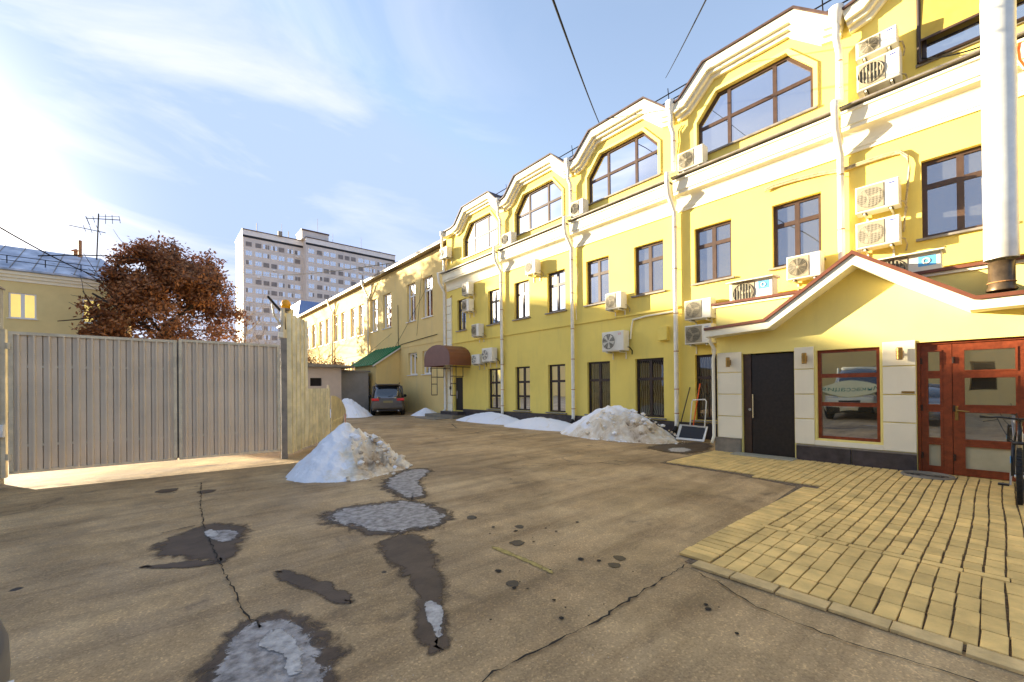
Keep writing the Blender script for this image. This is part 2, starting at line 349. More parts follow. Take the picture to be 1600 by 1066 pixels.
# ================================================================== SETTING
g = MB().add([(-900, -400, 0), (900, -400, 0), (900, 1500, 0), (-900, 1500, 0)], [(0, 1, 2, 3)]).build("ground", m_ground); tag(g, kind='structure')
def blob(pts, z, jit=.03, sub=5, seed=1, t=.0):
    """irregular flat outline through pts"""
    r = random.Random(seed); n = len(pts); o = []
    P = [Vector((p[0], p[1], 0)) for p in pts]
    for i in range(n):
        p0, p1, p2, p3 = P[i-1], P[i], P[(i+1) % n], P[(i+2) % n]
        for k in range(sub):
            s = k/sub; q = .5*((2*p1)+(p2-p0)*s+(2*p0-5*p1+4*p2-p3)*s*s+(3*p1-p0-3*p2+p3)*s**3)
            o.append((q.x+r.uniform(-jit, jit), q.y+r.uniform(-jit, jit)))
    return o
FLAT = Fr((0, 0, 0), (1, 0, 0), (0, 0, 1), (0, 1, 0))
def soften(m, lo=.35, hi=.75, sc=7.):
    """let a stain's rim break up: opaque inside, ragged and see-through at its outline"""
    t = m.node_tree; l = t.links.new; o = [n for n in t.nodes if n.bl_idname == 'ShaderNodeOutputMaterial'][0]; b = t.nodes['Principled BSDF']
    at = nd(t, 'ShaderNodeAttribute', attribute_name='rim'); ge = nd(t, 'ShaderNodeNewGeometry'); n = nd(t, 'ShaderNodeTexNoise', i_Scale=sc, i_Detail=8., i_Roughness=.7); l(ge.outputs['Position'], n.inputs['Vector'])
    a = nd(t, 'ShaderNodeMath', operation='MULTIPLY_ADD'); a.inputs[1].default_value = .8; l(at.outputs['Fac'], a.inputs[0]); n.inputs['Distortion'].default_value = .6; g2 = nd(t, 'ShaderNodeMath', operation='MULTIPLY'); g2.inputs[1].default_value = 1.7
    q = nd(t, 'ShaderNodeMath', operation='SUBTRACT'); q.inputs[1].default_value = .68; l(n.outputs['Fac'], g2.inputs[0]); l(g2.outputs[0], q.inputs[0]); l(q.outputs[0], a.inputs[2])
    r_ = nd(t, 'ShaderNodeMapRange', i_From_Min=lo, i_From_Max=hi); r_.interpolation_type = 'SMOOTHSTEP'; l(a.outputs[0], r_.inputs[0]); l(r_.outputs[0], b.inputs['Alpha']); return m
soften(m_wet, .25, .75, 6.); soften(m_icep, .42, .60, 8.); soften(m_icew, .42, .70, 13.)
m_oil = soften(mat("oil_black", (.030, .022, .018), .5, var=.3, scale=20), .30, .60, 12.)
def patch(name, pts, z, m, label, cat, jit=.03, seed=1, kind=None, th=.004, rim=.26):
    P = blob(pts, z, jit*.35, 6, seed); n = len(P)
    if sum(P[i-1][0]*P[i][1]-P[i][0]*P[i-1][1] for i in range(n)) < 0: P = P[::-1]
    xs = [p[0] for p in P]; ys = [p[1] for p in P]; per = sum((Vector(P[i])-Vector(P[i-1])).length for i in range(n)); ar = abs(sum(P[i-1][0]*P[i][1]-P[i][0]*P[i-1][1] for i in range(n)))/2; rim = min(rim, (.85 if 'wet' in name else .6)*ar/per)
    near = [min((Vector(P[i])-Vector(P[j])).length for j in range(n) if min((i-j) % n, (j-i) % n) > 7) for i in range(n)]
    near = [min(near[(i+k) % n] for k in range(-3, 4)) for i in range(n)]
    def ins(d):
        o = []
        for i in range(n):
            a, b = Vector(P[i-3]), Vector(P[(i+3) % n]); t = (b-a).normalized(); k = d if d < 0 else min(d, .40*near[i]); o.append((P[i][0]-t.y*k, P[i][1]+t.x*k))
        return o
    Q = ins(rim); O = ins(-rim*.5); tr = tessellate_polygon([[Vector((a, b, 0)) for a, b in Q]])
    V = [(a, b, z) for a, b in O]+[(a, b, z) for a, b in Q]; f = [(i, (i+1) % n, n+(i+1) % n, n+i) for i in range(n)]+[tuple(k+n for k in t) for t in tr]
    o = MB().add(V, f).build(name, m); at = o.data.attributes.new("rim", 'FLOAT', 'POINT')
    for i in range(2*n): at.data[i].value = 0 if i < n else 1
    return tag(o, label, cat, kind=kind)
def grow(pts, d):
    c = Vector((sum(p[0] for p in pts)/len(pts), sum(p[1] for p in pts)/len(pts)))
    return [((p[0]-c.x)*(1+d/max(.2, (Vector(p)-c).length))+c.x, (p[1]-c.y)*(1+d/max(.2, (Vector(p)-c).length))+c.y) for p in pts]
p1 = [(1.57,5.23),(1.9,5.30),(2.23,5.2),(2.53,5.07),(2.6,4.5),(2.5,4.2),(2.31,4.02),(2.07,4.05),(1.84,4.16),(1.70,4.30),(1.66,4.58),(1.50,4.8)]
p2 = [(2.95,6.6),(3.5,7.0),(3.75,6.75),(3.45,6.35),(3.2,6.1),(3.02,5.65),(2.86,5.28),(2.60,5.2),(2.62,5.6),(2.68,6.1)]
p3 = [(-.01,5.0),(.07,5.45),(.39,5.72),(.62,5.62),(.74,5.2),(.60,4.85),(.50,4.55),(.40,4.45),(.28,4.66),(.1,4.85)]
p4 = [(.20,2.60),(.30,2.9),(.42,3.08),(.58,3.06),(.69,2.82),(.70,2.5),(.62,2.2),(.45,1.95),(.25,2.1)]
patch("wet_stain", grow(p1, .07)+[], .004, m_wet, "dark wet rim round the large frozen puddle in mid yard", "puddle", .025, 3)
patch("ice_patch", p1, .008, m_icep, "largest grey frozen puddle in the middle of the yard", "ice patch", .03, 4)
patch("wet_stain", grow(p2, .10), .0045, m_wet, "damp trail running from the dirty snow heap by the gate", "puddle", .03, 5)
patch("ice_patch", p2, .0085, m_icep, "narrow grey ice trail at the foot of the snow heap by the gate", "ice patch", .03, 6)
patch("wet_stain", p3, .005, m_wet, "dark wet patch on the asphalt in front of the corrugated gate", "puddle", .025, 7)
patch("ice_patch", [(.36,5.3),(.48,5.42),(.62,5.25),(.60,5.0),(.48,4.95),(.42,5.1)], .009, m_icep, "small grey ice spot inside the dark wet patch before the gate", "ice patch", .02, 8)
patch("slush_patch", [(.36,5.42),(.43,5.48),(.48,5.3),(.45,5.18),(.38,5.24)], .0125, m_icew, "tiny white slush spot inside the dark wet patch before the gate", "slush", .015, 9)
patch("wet_stain", [(-.12,4.75),(.05,4.68),(.25,4.6),(.38,4.44),(.25,4.42),(.05,4.55)], .0055, m_wet, "thin wet streak beside the dark wet patch before the gate", "puddle", .02, 10)
patch("wet_stain", grow(p4, .08)+[], .0048, m_wet, "dark wet rim round the frozen puddle at the bottom of the view", "puddle", .03, 11)
patch("ice_patch", p4, .0088, m_icep, "frozen puddle with white crust nearest the camera", "ice patch", .03, 12)
patch("slush_patch", [(.44,2.80),(.52,2.94),(.60,2.86),(.62,2.6),(.57,2.4),(.50,2.45),(.52,2.62)], .0135, m_icew, "white crusty slush on the nearest frozen puddle", "slush", .02, 13)
patch("wet_stain", [(1.60,3.9),(1.9,3.98),(2.05,3.75),(1.9,3.3),(1.72,2.9),(1.5,2.5),(1.32,2.2),(1.2,2.1),(1.22,2.35),(1.40,2.75),(1.50,3.1),(1.52,3.5)], .0052, m_wet, "long damp streak trailing towards the camera from the large frozen puddle", "puddle", .045, 14)
patch("slush_patch", [(1.34,2.5),(1.42,2.62),(1.47,2.5),(1.38,2.3),(1.27,2.2)], .0095, m_icew, "small crust of slush in the long damp streak", "slush", .03, 15)
patch("wet_stain", [(8.9,5.4),(9.6,5.6),(10.6,5.3),(10.8,4.9),(10.1,4.5),(9.3,4.35),(8.7,4.5)], .005, m_wet, "wet ground before the leaning snow shovels", "puddle", .05, 16)
patch("slush_patch", [(8.9,4.9),(9.3,5.1),(9.6,4.9),(9.4,4.6),(8.95,4.6)], .009, m_icew, "thin slush on the wet ground before the snow shovels", "slush", .06, 17)
patch("wet_stain", [(.72,3.75),(.80,3.85),(1.02,3.3),(1.05,3.0),(.95,3.02)], .005, m_wet, "rough dark scraped strip right of the cracked line", "stain", .03, 18)
for i, (x, y, r_, lb) in enumerate(((2.05,2.42,.055,"black oil spot, largest and lowest of the spots in mid yard"),(2.62,3.02,.07,"pair of merged black oil spots beside the yellow paint trace"),(2.9,2.1,.05,"round oil spot just above the long crack"),(3.05,2.15,.05,"oil spot touching another beside the long crack"),(2.75,3.95,.06,"oil spot nearest the large frozen puddle on its right"),(2.95,3.35,.05,"small oil spot among three drips"),(.10,8.1,.14,"oil stain near the gate on the left yard"),(.55,7.6,.12,"faint oil stain right of the one near the gate"))):
    patch("oil_spot", [(x+r_*math.cos(a)*rnd.uniform(.8,1.2), y+r_*math.sin(a)*rnd.uniform(.8,1.3)) for a in [k*math.pi/4 for k in range(8)]], .0042+i*.0003, m_oil if i < 6 else m_wet, lb, "oil stain", .006, 20+i)
patch("paint_trace", [(2.35,3.05),(2.42,3.08),(2.45,2.6),(2.44,2.35),(2.38,2.36),(2.38,2.7)], .0046, soften(mat("worn_yellow_paint",(.34,.26,.08),.8,var=.4,scale=18), .55, .85, 16.), "worn trace of yellow paint on the asphalt", "paint mark", .012, 40)
dm_ = MB(); rq = random.Random(11)
for cx_, cy_ in ((2.3,2.6),(2.7,2.9),(2.6,3.6),(3.0,2.3),(1.9,2.2),(2.8,1.2),(3.3,3.0),(2.35,1.9)):
    for _ in range(4):
        x_, y_, q_ = cx_+rq.gauss(0,.16), cy_+rq.gauss(0,.16), .006+.022*rq.random()**2; k_ = len(dm_.v)
        dm_.v += [Vector((x_+q_*math.cos(a)*rq.uniform(.8,1.3), y_+q_*math.sin(a)*rq.uniform(.8,1.3), .0065)) for a in [j*math.pi/4 for j in range(8)]]; dm_.f.append(tuple(range(k_, k_+8)))
tag(dm_.build("oil_drips", m_crack, fix=False), "scatter of small black oil drips across the mid yard", "oil stain", kind='stuff')
def crack(pts, w, seed, label):
    r = random.Random(seed); P = []
    for a, b in zip(pts, pts[1:]):
        n = max(2, int((Vector(b)-Vector(a)).length/.05))
        for k in range(n): P.append(Vector(a).lerp(Vector(b), k/n)+Vector((r.uniform(-.012, .012), r.uniform(-.012, .012))))
    mb = MB(); V = []
    for i, p in enumerate(P):
        t = (P[min(i+1, len(P)-1)]-P[max(i-1, 0)]).normalized(); ww = w*r.uniform(.25, 1.3)*(1 if r.random() > .12 else .3)
        V += [(p.x-t.y*ww, p.y+t.x*ww, .0105), (p.x+t.y*ww, p.y-t.x*ww, .0105)]
    mb.add(V, [(2*i, 2*i+1, 2*i+3, 2*i+2) for i in range(len(P)-1)]); o = mb.build("asphalt_crack", m_crack, fix=False); tag(o, label, "crack")
crack([(.53,8.38),(.42,6.8),(.38,5.77),(.41,4.14),(.44,3.23),(.50,3.0)], .006, 1, "crack running from the gate towards the nearest puddle")
crack([(3.32,1.7),(2.62,1.69),(2.07,1.66),(1.75,1.70),(1.28,1.73),(.9,1.5)], .008, 2, "long crack from the paving corner across the asphalt")
crack([(3.30,1.66),(3.22,1.4),(3.05,1.07),(3.02,.6),(3.09,.14),(3.12,-.5)], .006, 3, "thin crack following the near edge of the brick paving")
crack([(7.4,4.3),(6.9,5.0),(6.1,5.2),(5.2,5.9)], .008, 4, "faint crack across the sunny asphalt before the entrance")
crack([(9.2,14.6),(8.4,13.0),(8.9,11.6),(7.9,11.2)], .02, 5, "branching crack in the asphalt before the far windows")
crack([(.02,5.7),(.25,5.75),(.38,5.77)], .008, 6, "short side crack left of the crack to the gate")
crack([(-1.9,10.0),(-.8,9.75),(.6,9.55),(2.0,9.6)], .014, 7, "seam in the asphalt under the corrugated gate")

# ---- brick paving
pv = tag(MB().prism(FLAT, [(3.40,1.74),(3.44,-2.2),(9.64,-2.2),(9.64,4.28),(7.42,4.28),(7.38,2.9),(7.12,1.93)], .0005, .006, back=False).build("paving", m_sand), kind='structure')
def brick_mesh(a, b, nm, h=.020):
    me = bpy.data.meshes.new(nm); c = .003
    v = [(x*a/2, y*b/2, 0) for x, y in ((-1,-1),(1,-1),(1,1),(-1,1))] + [(x*a/2, y*b/2, h-c) for x, y in ((-1,-1),(1,-1),(1,1),(-1,1))] + [(x*(a/2-c), y*(b/2-c), h) for x, y in ((-1,-1),(1,-1),(1,1),(-1,1))]
    f = [(8,9,10,11)] + [(k+i, k+(i+1) % 4, k+4+(i+1) % 4, k+4+i) for k in (0, 4) for i in range(4)]
    me.from_pydata(v, [], f); me.update(); me.materials.append(m_brick); return me
bricks = []
def put(x, y, a, b, kind='brick'): bricks.append((x, y, a, b, kind))
# kerb-like blocks along the near edge, five rows of stretchers, a narrow course, then the field
y = 1.66
while y > -2.2: put(3.415, y-.15, .13, .295, 'kerb'); y -= .305
def curve(yy): return .03*math.sin(yy*1.3)
for i in range(5):
    y = 1.565
    while y > -2.1: put(3.49+.257*i+.128, y-.054, .244, .104); y -= .1145
y = 1.62
while y > -2.1: put(4.83, y-.12, .085, .232); y -= .24
for i in range(24):
    x = 4.885+.2*i+.1; y = 1.565
    if x > 9.6: break
    while y > -2.1: put(x, y-.054, .186, .100); y -= .1145
x = 3.50; i = 0
while x < 7.05: put(x+.052, 1.715, .098, .262); x += .112
yy = 1.60
x = 7.12
while x < 9.6:
    y = 1.575
    while y < (4.2 if x > 7.45 else 1.6+(x-7.1)*4.4): put(x+.095, y+.052, .186, .100); y += .1145
    x += .2
MESH = {}
def vis(b):
    d = Vector((b[0], b[1], -1.5)); z = d.dot(F); u = d.dot(Rt)/z if z > .1 else 9
    return abs(u) < 1.28, d.length
bricks.sort(key=lambda b: (not vis(b)[0], vis(b)[1]))
restb = MB(); cnt = 0
for (x, y, a, b, kd) in bricks:
    x += rnd.uniform(-.004, .004)+.010*math.sin(y*2.1+x*.7); y += rnd.uniform(-.003, .003)+.009*math.sin(x*1.7); z = .003+rnd.uniform(0, .004)
    key = (round(a, 3), round(b, 3))
    if cnt < 298:
        if key not in MESH:
            MESH[key] = brick_mesh(a, b, "brick")
            if kd == 'kerb': MESH[key].materials[0] = m_kerb
        o = bpy.data.objects.new("kerb_block" if kd == 'kerb' else "brick", MESH[key]); COL.objects.link(o); o.parent = pv; o.location = (x, y, z)
        o.rotation_euler = (rnd.uniform(-.012, .012), rnd.uniform(-.012, .012), rnd.uniform(-.02, .02)); cnt += 1
    else: restb.cbox(Fr((x, y, z), (1, 0, 0), (0, 0, 1), (0, 1, 0)), -a/2, a/2, -b/2, b/2, 0, .020, .005)
rb = restb.build("brick_field", m_brick, pv); rb['kind'] = 'stuff'

# ================================================================== MAIN BUILDING
MX = 11.6; FM = XP(MX)
def ccw0(p): return p
main = thing("office_building", (MX+1, 8, 0), "long bright yellow office building with arched attic dormers along the right side of the yard", "building")
CEN = [.14, 4.07, 7.99, 11.92, 15.82]
def arch(c, n=0): # outer eave outline of a dormer, travelling from +u to -u at the top
    return [(c+1.97, 9.58+n), (c+1.74, 9.63+n), (c+1.05, 10.27+n), (c-1.05, 10.27+n), (c-1.74, 9.63+n), (c-1.97, 9.58+n)]
def awin(c): return [(c+1.36, 7.92), (c+1.36, 8.88), (c+.83, 9.50), (c-.83, 9.50), (c-1.36, 8.88), (c-1.36, 7.92)]
W2 = [(.95,-.10)] + [(3.59,2.59),(5.55,4.55),(7.51,6.50),(9.46,8.48),(11.40,10.46),(13.37,12.44),(15.21,14.38),(17.80,17.02)]
WG = [(5.57,4.60),(7.51,6.53),(9.46,8.48),(11.40,10.50),(13.35,12.44),(15.25,14.36)]
door_o = (18.14, 17.35, .35, 2.03)
top = [(18.75, .0), (18.75, 9.55)]
for c in reversed(CEN): top += [(u, v-.06) for u, v in arch(c)]
top += [(-3.8, 9.5), (-3.8, 0)]
clean = [top[0]]
for q in top[1:]:
    if (Vector(q)-Vector(clean[-1])).length > .05: clean.append(q)
B0W = rect(-1.25, .92, 7.86, 9.25)
holes = [ccw0(B0W)] + [awin(c) for c in CEN[1:]] + [rect(b, a, 4.38, 5.93) for a, b in W2] + [rect(b, a, .53, 2.36) for a, b in WG] + [rect(door_o[1], door_o[0], door_o[2], door_o[3])]
MB().prism(FM, clean, -.32, 0, holes, back=False).build("wall", m_yel, main)
# solid shell behind (side end, back) so light does not leak
MB().box(FM, 18.45, 18.745, .0, 9.5, -9, -.33).box(FM, -3.8, 18.45, 0, 9.5, -9, -8.7).build("rear_wall", m_yel, main)
MB().box(FM, -3.8, 18.45, 0, 9.4, -1.05, -1.0).build("interior_wall", m_int, main)
MB().box(FM, -3.8, 17.3, .0, .45, .0005, .05).build("plinth", m_plinth, main)
MB().box(FM, -3.8, 18.75, 3.76, 3.82, .0005, .045).build("string_course", m_yel, main)
# cornice profile, swept along the wall in one run per bay
prof = [(0.0,6.54),(.04,6.54),(.04,6.62),(.055,6.62),(.055,6.74)]
for k in range(7): a = k/6*math.pi/2; prof.append((.06+.20*(1-math.cos(a)), 6.745+.22*math.sin(a)))
prof += [(.275,6.97),(.275,7.05),(.305,7.055),(.305,7.33),(.34,7.335),(.34,7.38),(0.0,7.40)]
def cornice(u0, u1):
    mb = MB(); n = len(prof); V = [FM(u0, z, w) for w, z in prof]+[FM(u1, z, w) for w, z in prof]
    mb.add(V, [(i, i+1, n+i+1, n+i) for i in range(n-1)]+[tuple(range(n)), tuple(range(n, 2*n))]); return mb.build("cornice", m_trim, main)
PIPES = [2.22, 6.08, 10.03, 14.10]
edges = [-3.8]+PIPES+[18.72]
for a, b in zip(edges, edges[1:]):
    u0, u1 = a+(.07 if a > -3 else 0), b-(.07 if b < 18 else 0); cornice(u0, u1)
    MB().box(FM, u0-.01, u1+.01, 7.42, 7.455, .0005, .43).build("cornice_ledge", m_ledge, main)
    MB().box(FM, u0+.02, u1-.02, 7.455, 7.50, .0005, .06).build("ledge_upstand", m_trim, main)
for a in PIPES: MB().box(FM, a-.069, a+.069, 6.62, 7.38, .0005, .02).build("cornice_back", m_trim, main)
# dormers: roof sheet, white eave mouldings
for c in CEN:
    A = arch(c)
    MB().band(FM, A, -.045, .0, -3.2, .33).build("dormer_roof", m_roof, main)
    MB().band(FM, A, .003, .24, .003, .28).build("eave_fascia", m_trim, main)
    MB().band(FM, A, .243, .33, .003, .19).build("eave_moulding", m_trim, main)
    MB().band(FM, A, .333, .43, .003, .09).build("eave_moulding", m_trim, main)
    if c > 1: MB().band(FM, awin(c), -.09, -.005, .003, .035).build("window_surround", m_yel2, main)
MB().box(FM, 17.80, 18.80, 9.57, 9.62, -3, .33).build("eave_end", m_roof, main)
MB().box(FM, 17.80, 18.78, 9.33, 9.565, .0005, .26).build("eave_fascia", m_trim, main)
MB().prism(YP(0), [(MX+.2,9.4),(MX+3.4,11.0),(MX+6,11.0),(MX+9,9.4)], 3.8, -18.7).build("roof", m_roof, main)
# roof rail
rl = MB()
for z, x in ((10.55, 12.1), (10.25, 12.0)): rl.tube([(x, -3, z), (x, 18.6, z)], .018, 5)
for k in range(12): y = 18.3-k*1.96; rl.tube([(12.25, y, 9.6), (12.05, y, 10.7)], .014, 4)
rl.build("roof_rail", m_cable, main)
# corner pilaster of white blocks at the far end
for k in range(15):
    z0 = .3+k*.42
    if z0+.41 > 6.5: break
    MB().cbox(FM, 18.28, 18.74, z0, z0+.405, .0005, .055, .012).build("corner_block", m_trim, main)

def bars(mb, fr, poly, t, w0, w1, ms=(), ts=(), tm=None):
    """frame bars along a polygon plus mullions (u) and transoms (v)"""
    mb.band(fr, poly, 0, t, w0, w1, closed=True); mb.band(fr, poly, 0, -t, w0, w1, closed=True) if False else None
    us = [p[0] for p in poly]; vv = [p[1] for p in poly]; tm = tm or t*.9
    for k, m in enumerate(ms):
        q = clip(poly, m-tm/2, m+tm/2, min(vv)+t*.8, max(vv)-t*.8)
        if len(q) > 2: mb.prism(fr, q, w0, w1-.003)
    for k, v in enumerate(ts):
        q = clip(poly, min(us)+t*.8, max(us)-t*.8, v-tm/2, v+tm/2)
        if len(q) > 2: mb.prism(fr, q, w0, w1-.006)
def ccw(poly):
    a = sum(poly[i-1][0]*poly[i][1]-poly[i][0]*poly[i-1][1] for i in range(len(poly)))
    return poly if a > 0 else poly[::-1]
def window(fr, parent, poly, ms, ts, w, mf, mg, t=.06, sill=None, label=None, tm=None, reveal=None):
    poly = ccw(poly); mb = MB(); bars(mb, fr, poly, t, w-.06, w, ms, ts, tm)
    f = mb.build("window", mf, parent)
    if label: f['label'] = label
    us = [p[0] for p in poly]; vv = [p[1] for p in poly]
    ue = [min(us)]+sorted(ms)+[max(us)]; ve = [min(vv)]+sorted(ts)+[max(vv)]
    for a, b in zip(ue, ue[1:]):
        for c, d in zip(ve, ve[1:]):
            q = clip(poly, a, b, c, d)
            if len(q) > 2: MB().prism(fr, q, w-.040, w-.034, back=False).build("pane", mg, f, fix=False)
    if sill:
        MB().box(fr, min(us)-.08, max(us)+.08, min(vv)-.05, min(vv)-.005, w, sill).build("sill", m_ledge if mf in (m_brown, m_dark) else mf, f)
    return f
window(FM, main, B0W, [-.6], [], -.02, m_dark, m_glassA, .07, sill=.05)
for c in CEN[1:]: window(FM, main, awin(c), [c-.54, c+.54], [8.72], -.10, m_brown, m_glassA, .075, tm=.085, sill=.06)
for i, (a, b) in enumerate(W2):
    m = (a+b)/2; mf, mg = (m_brown, m_glassB) if i < 5 else (m_dark, m_glassB)
    window(FM, main, rect(b, a, 4.38, 5.93), [m], [5.42], -.11, mf, mg, .075, sill=.07, tm=.10)
curt = mat("pale_curtain", (.20, .19, .14), .9, var=.4, scale=4)
for i, (a, b) in enumerate(WG):
    m = (a+b)/2; f = window(FM, main, rect(b, a, .53, 2.36), [m], [1.72, 1.12] if i > 3 else [1.72], -.10, m_dark, m_glassG, .065, sill=.08, tm=.09)
    gb = MB()
    for k in range(13):
        u = b+.05+(a-b-.1)*k/12; s = (1 if u > m else -1)
        pts = []
        for q in range(9):
            z = .6+(1.72)*q/8; ph = abs(math.sin(math.pi*(z-.6)/1.72*3)); hw = (u-(b+(a-b)*(.75 if u > m else .25)))
            pts.append(FM(u+hw*.55*(ph-.5), z, -.20))
        gb.tube(pts, .008, 4, cap=False)
    gb.build("security_grille", m_grille, f)
    MB().box(FM, b, a, .56, 2.3, -.48, -.46).build("blind", m_int if i % 2 else curt, f)
# black entrance door under the canopy
dr = MB().box(FM, door_o[1]+.0, door_o[0]-.0, door_o[2], door_o[3], -.14, -.10).build("door", m_black, main)
MB().tube([FM(17.95, .95, -.04), FM(17.95, 1.35, -.04)], .014, 6).build("handle", m_steel, dr)
MB().cbox(FM, 18.14, 18.75, .0, .32, .0005, .06).cbox(FM, 17.3, 17.36, 2.04, 2.1, .0, .03).build("door_trim", m_plinth, main)
MB().cbox(FM, 18.33, 18.46, 1.42, 1.58, .058, .1).build("intercom", m_black, main)
# downpipes
def downpipe(u, extra=None):
    z0 = .28
    mb = MB(); r = .062
    pts = [FM(u, 9.35, .26), FM(u, 9.05, .26), FM(u-.02, 8.82, .14), FM(u-.02, 7.72, .14), FM(u, 7.55, .50), FM(u, 7.35, .50), FM(u, 7.0, .44), FM(u-.02, 6.52, .13), FM(u-.02, z0+.12, .13), FM(u-.02, z0, .17)]
    mb.tube(pts, r, 12); mb.lathe(FM(u, 9.35, .26), (0, 0, 1), [(.06, -.02), (.07, .05), (.135, .22), (.14, .38), (.12, .38), (.11, .2)], 14)
    p = mb.build("downpipe", m_pipe, main, smooth=True)
    rm = MB()
    for z in (8.6, 8.0, 6.1, 4.9, 3.6, 2.5, 1.4, .7): rm.lathe(FM(u-.02, z, .13 if z < 7 else .14), (0, 0, 1), [(r+.002, -.012), (r+.008, -.012), (r+.008, .012), (r+.002, .012)], 10); rm.tube([FM(u-.02, z, .07), FM(u-.02, z, 0)], .008, 4)
    rm.build("pipe_clamp", m_ringm, p)
    MB().tube([FM(u-.02, z0+.02, .165), FM(u-.02, z0-.10, .28)], [.064, .070], 10).build("pipe_shoe", m_black, p)
for u in PIPES: downpipe(u)
u = 18.82
p = MB().tube([FM(18.7, 9.3, .3), FM(18.75, 8.9, .3), FM(u, 8.6, .12), FM(u, 7.6, .12), FM(u, 7.45, .5), FM(u, 7.0, .45), FM(u, 6.5, .12), FM(u, .4, .12), FM(u-.02, .25, .3)], .06, 10).lathe(FM(18.7, 9.3, .3), (0, 0, 1), [(.06,-.02), (.13,.2), (.13,.32), (.11,.3)], 12).build("downpipe", m_pipe, main, smooth=True)
# refrigerant pipes and cables on the wall
def wire(name, pts, r, m, parent=None, n=5): return MB().tube(pts, r, n).build(name, m, parent)
def sag(a, b, s, n=14): a, b = Vector(a), Vector(b); return [a.lerp(b, i/n)-Vector((0, 0, s*4*(i/n)*(1-i/n))) for i in range(n+1)]
def px(x, y, pl, v):
    """point where the view ray of measured bearing meets the plane of a wall"""
    d = F+Rt*((x-800)/FW)-Up*((y-533-SHY)/FW); k = {'x': 0, 'y': 1, 'z': 2}[pl]; o = Vector((0, 0, 1.5)); return o+d*((v-o[k])/d[k])
lag = mat("pipe_lagging", (.45, .36, .20), .8, var=.4, scale=20)
for o_ in (0, .05):
    pts = [px(x, y+o_*60, 'x', MX-.06) for x, y in ((1195,296),(1210,289),(1240,280),(1281,270),(1313,265),(1345,254),(1385,241),(1407,236),(1418,243),(1421,262),(1418,290))]
    wire("lagged_pipe", pts, .022, lag, main, 6)
wire("lagged_pipe", [px(x, y, 'x', MX-.06) for x, y in ((1418,290),(1415,325),(1412,362))], .018, lag, main, 6)
wire("lagged_pipe", [px(x, y, 'x', MX-.05) for x, y in ((985,530),(987,510),(989,500),(1010,494),(1052,487))], .03, m_trim, main, 6)
wire("wall_cable", [px(x, y, 'x', MX-.03) for x, y in ((901,500),(899,470),(903,430),(898,400))], .012, m_trim, main)
wire("wall_cable", [px(x, y, 'x', MX-.03) for x, y in ((1058,240),(1061,222),(1060,205),(1066,196))], .014, m_cable, main)
wire("wall_cable", [px(x, y, 'x', MX-.03) for x, y in ((700,505),(701,490),(703,478),(700,470),(706,462))], .02, m_ringm, main)
wire("wall_cable", sag(px(1440,92,'x',MX-.2), px(1535,72,'x',MX-.2), .05), .015, m_cable, main)
for z, y0, y1 in ((3.70, 6.3, 9.9),): wire("wall_cable", [FM(6.3, z+.1, .02), FM(8, z+.09, .02), FM(9.9, z+.1, .02)], .012, m_cable, main)
# small wall boxes
tag(MB().cbox(FM, 6.33, 6.62, 2.86, 3.26, .0005, .16).build("junction_box", m_yel, ), "pale yellow meter box on the wall beside the second nearest downpipe", "meter box")
# rolled awning over the nearest attic window
aw = thing("window_awning", FM(.4, 8.8, 0), "ochre fabric awning lowered over the nearest attic window", "awning")
MB().add([FM(.92, 9.5, .02), FM(-1.3, 9.5, .02), FM(-1.3, 8.30, .07), FM(.92, 8.30, .07), FM(.92, 9.5, .035), FM(-1.3, 9.5, .035), FM(-1.3, 8.30, .085), FM(.92, 8.30, .085)], [(0,1,2,3),(4,5,6,7),(0,1,5,4),(2,3,7,6),(0,3,7,4),(1,2,6,5)]).build("fabric", mat("ochre_canvas", (.50, .36, .07), .9, var=.1, scale=6), aw)
MB().box(FM, -1.3, .92, 8.26, 8.30, .06, .10).build("front_bar", m_brown, aw)
MB().tube([FM(.95, 9.3, .05), FM(.95, 7.86, .07)], .035, 8).tube([FM(.95, 7.86, .07), FM(-1.2, 7.86, .07)], .03, 8).build("side_rail", m_dark, aw)

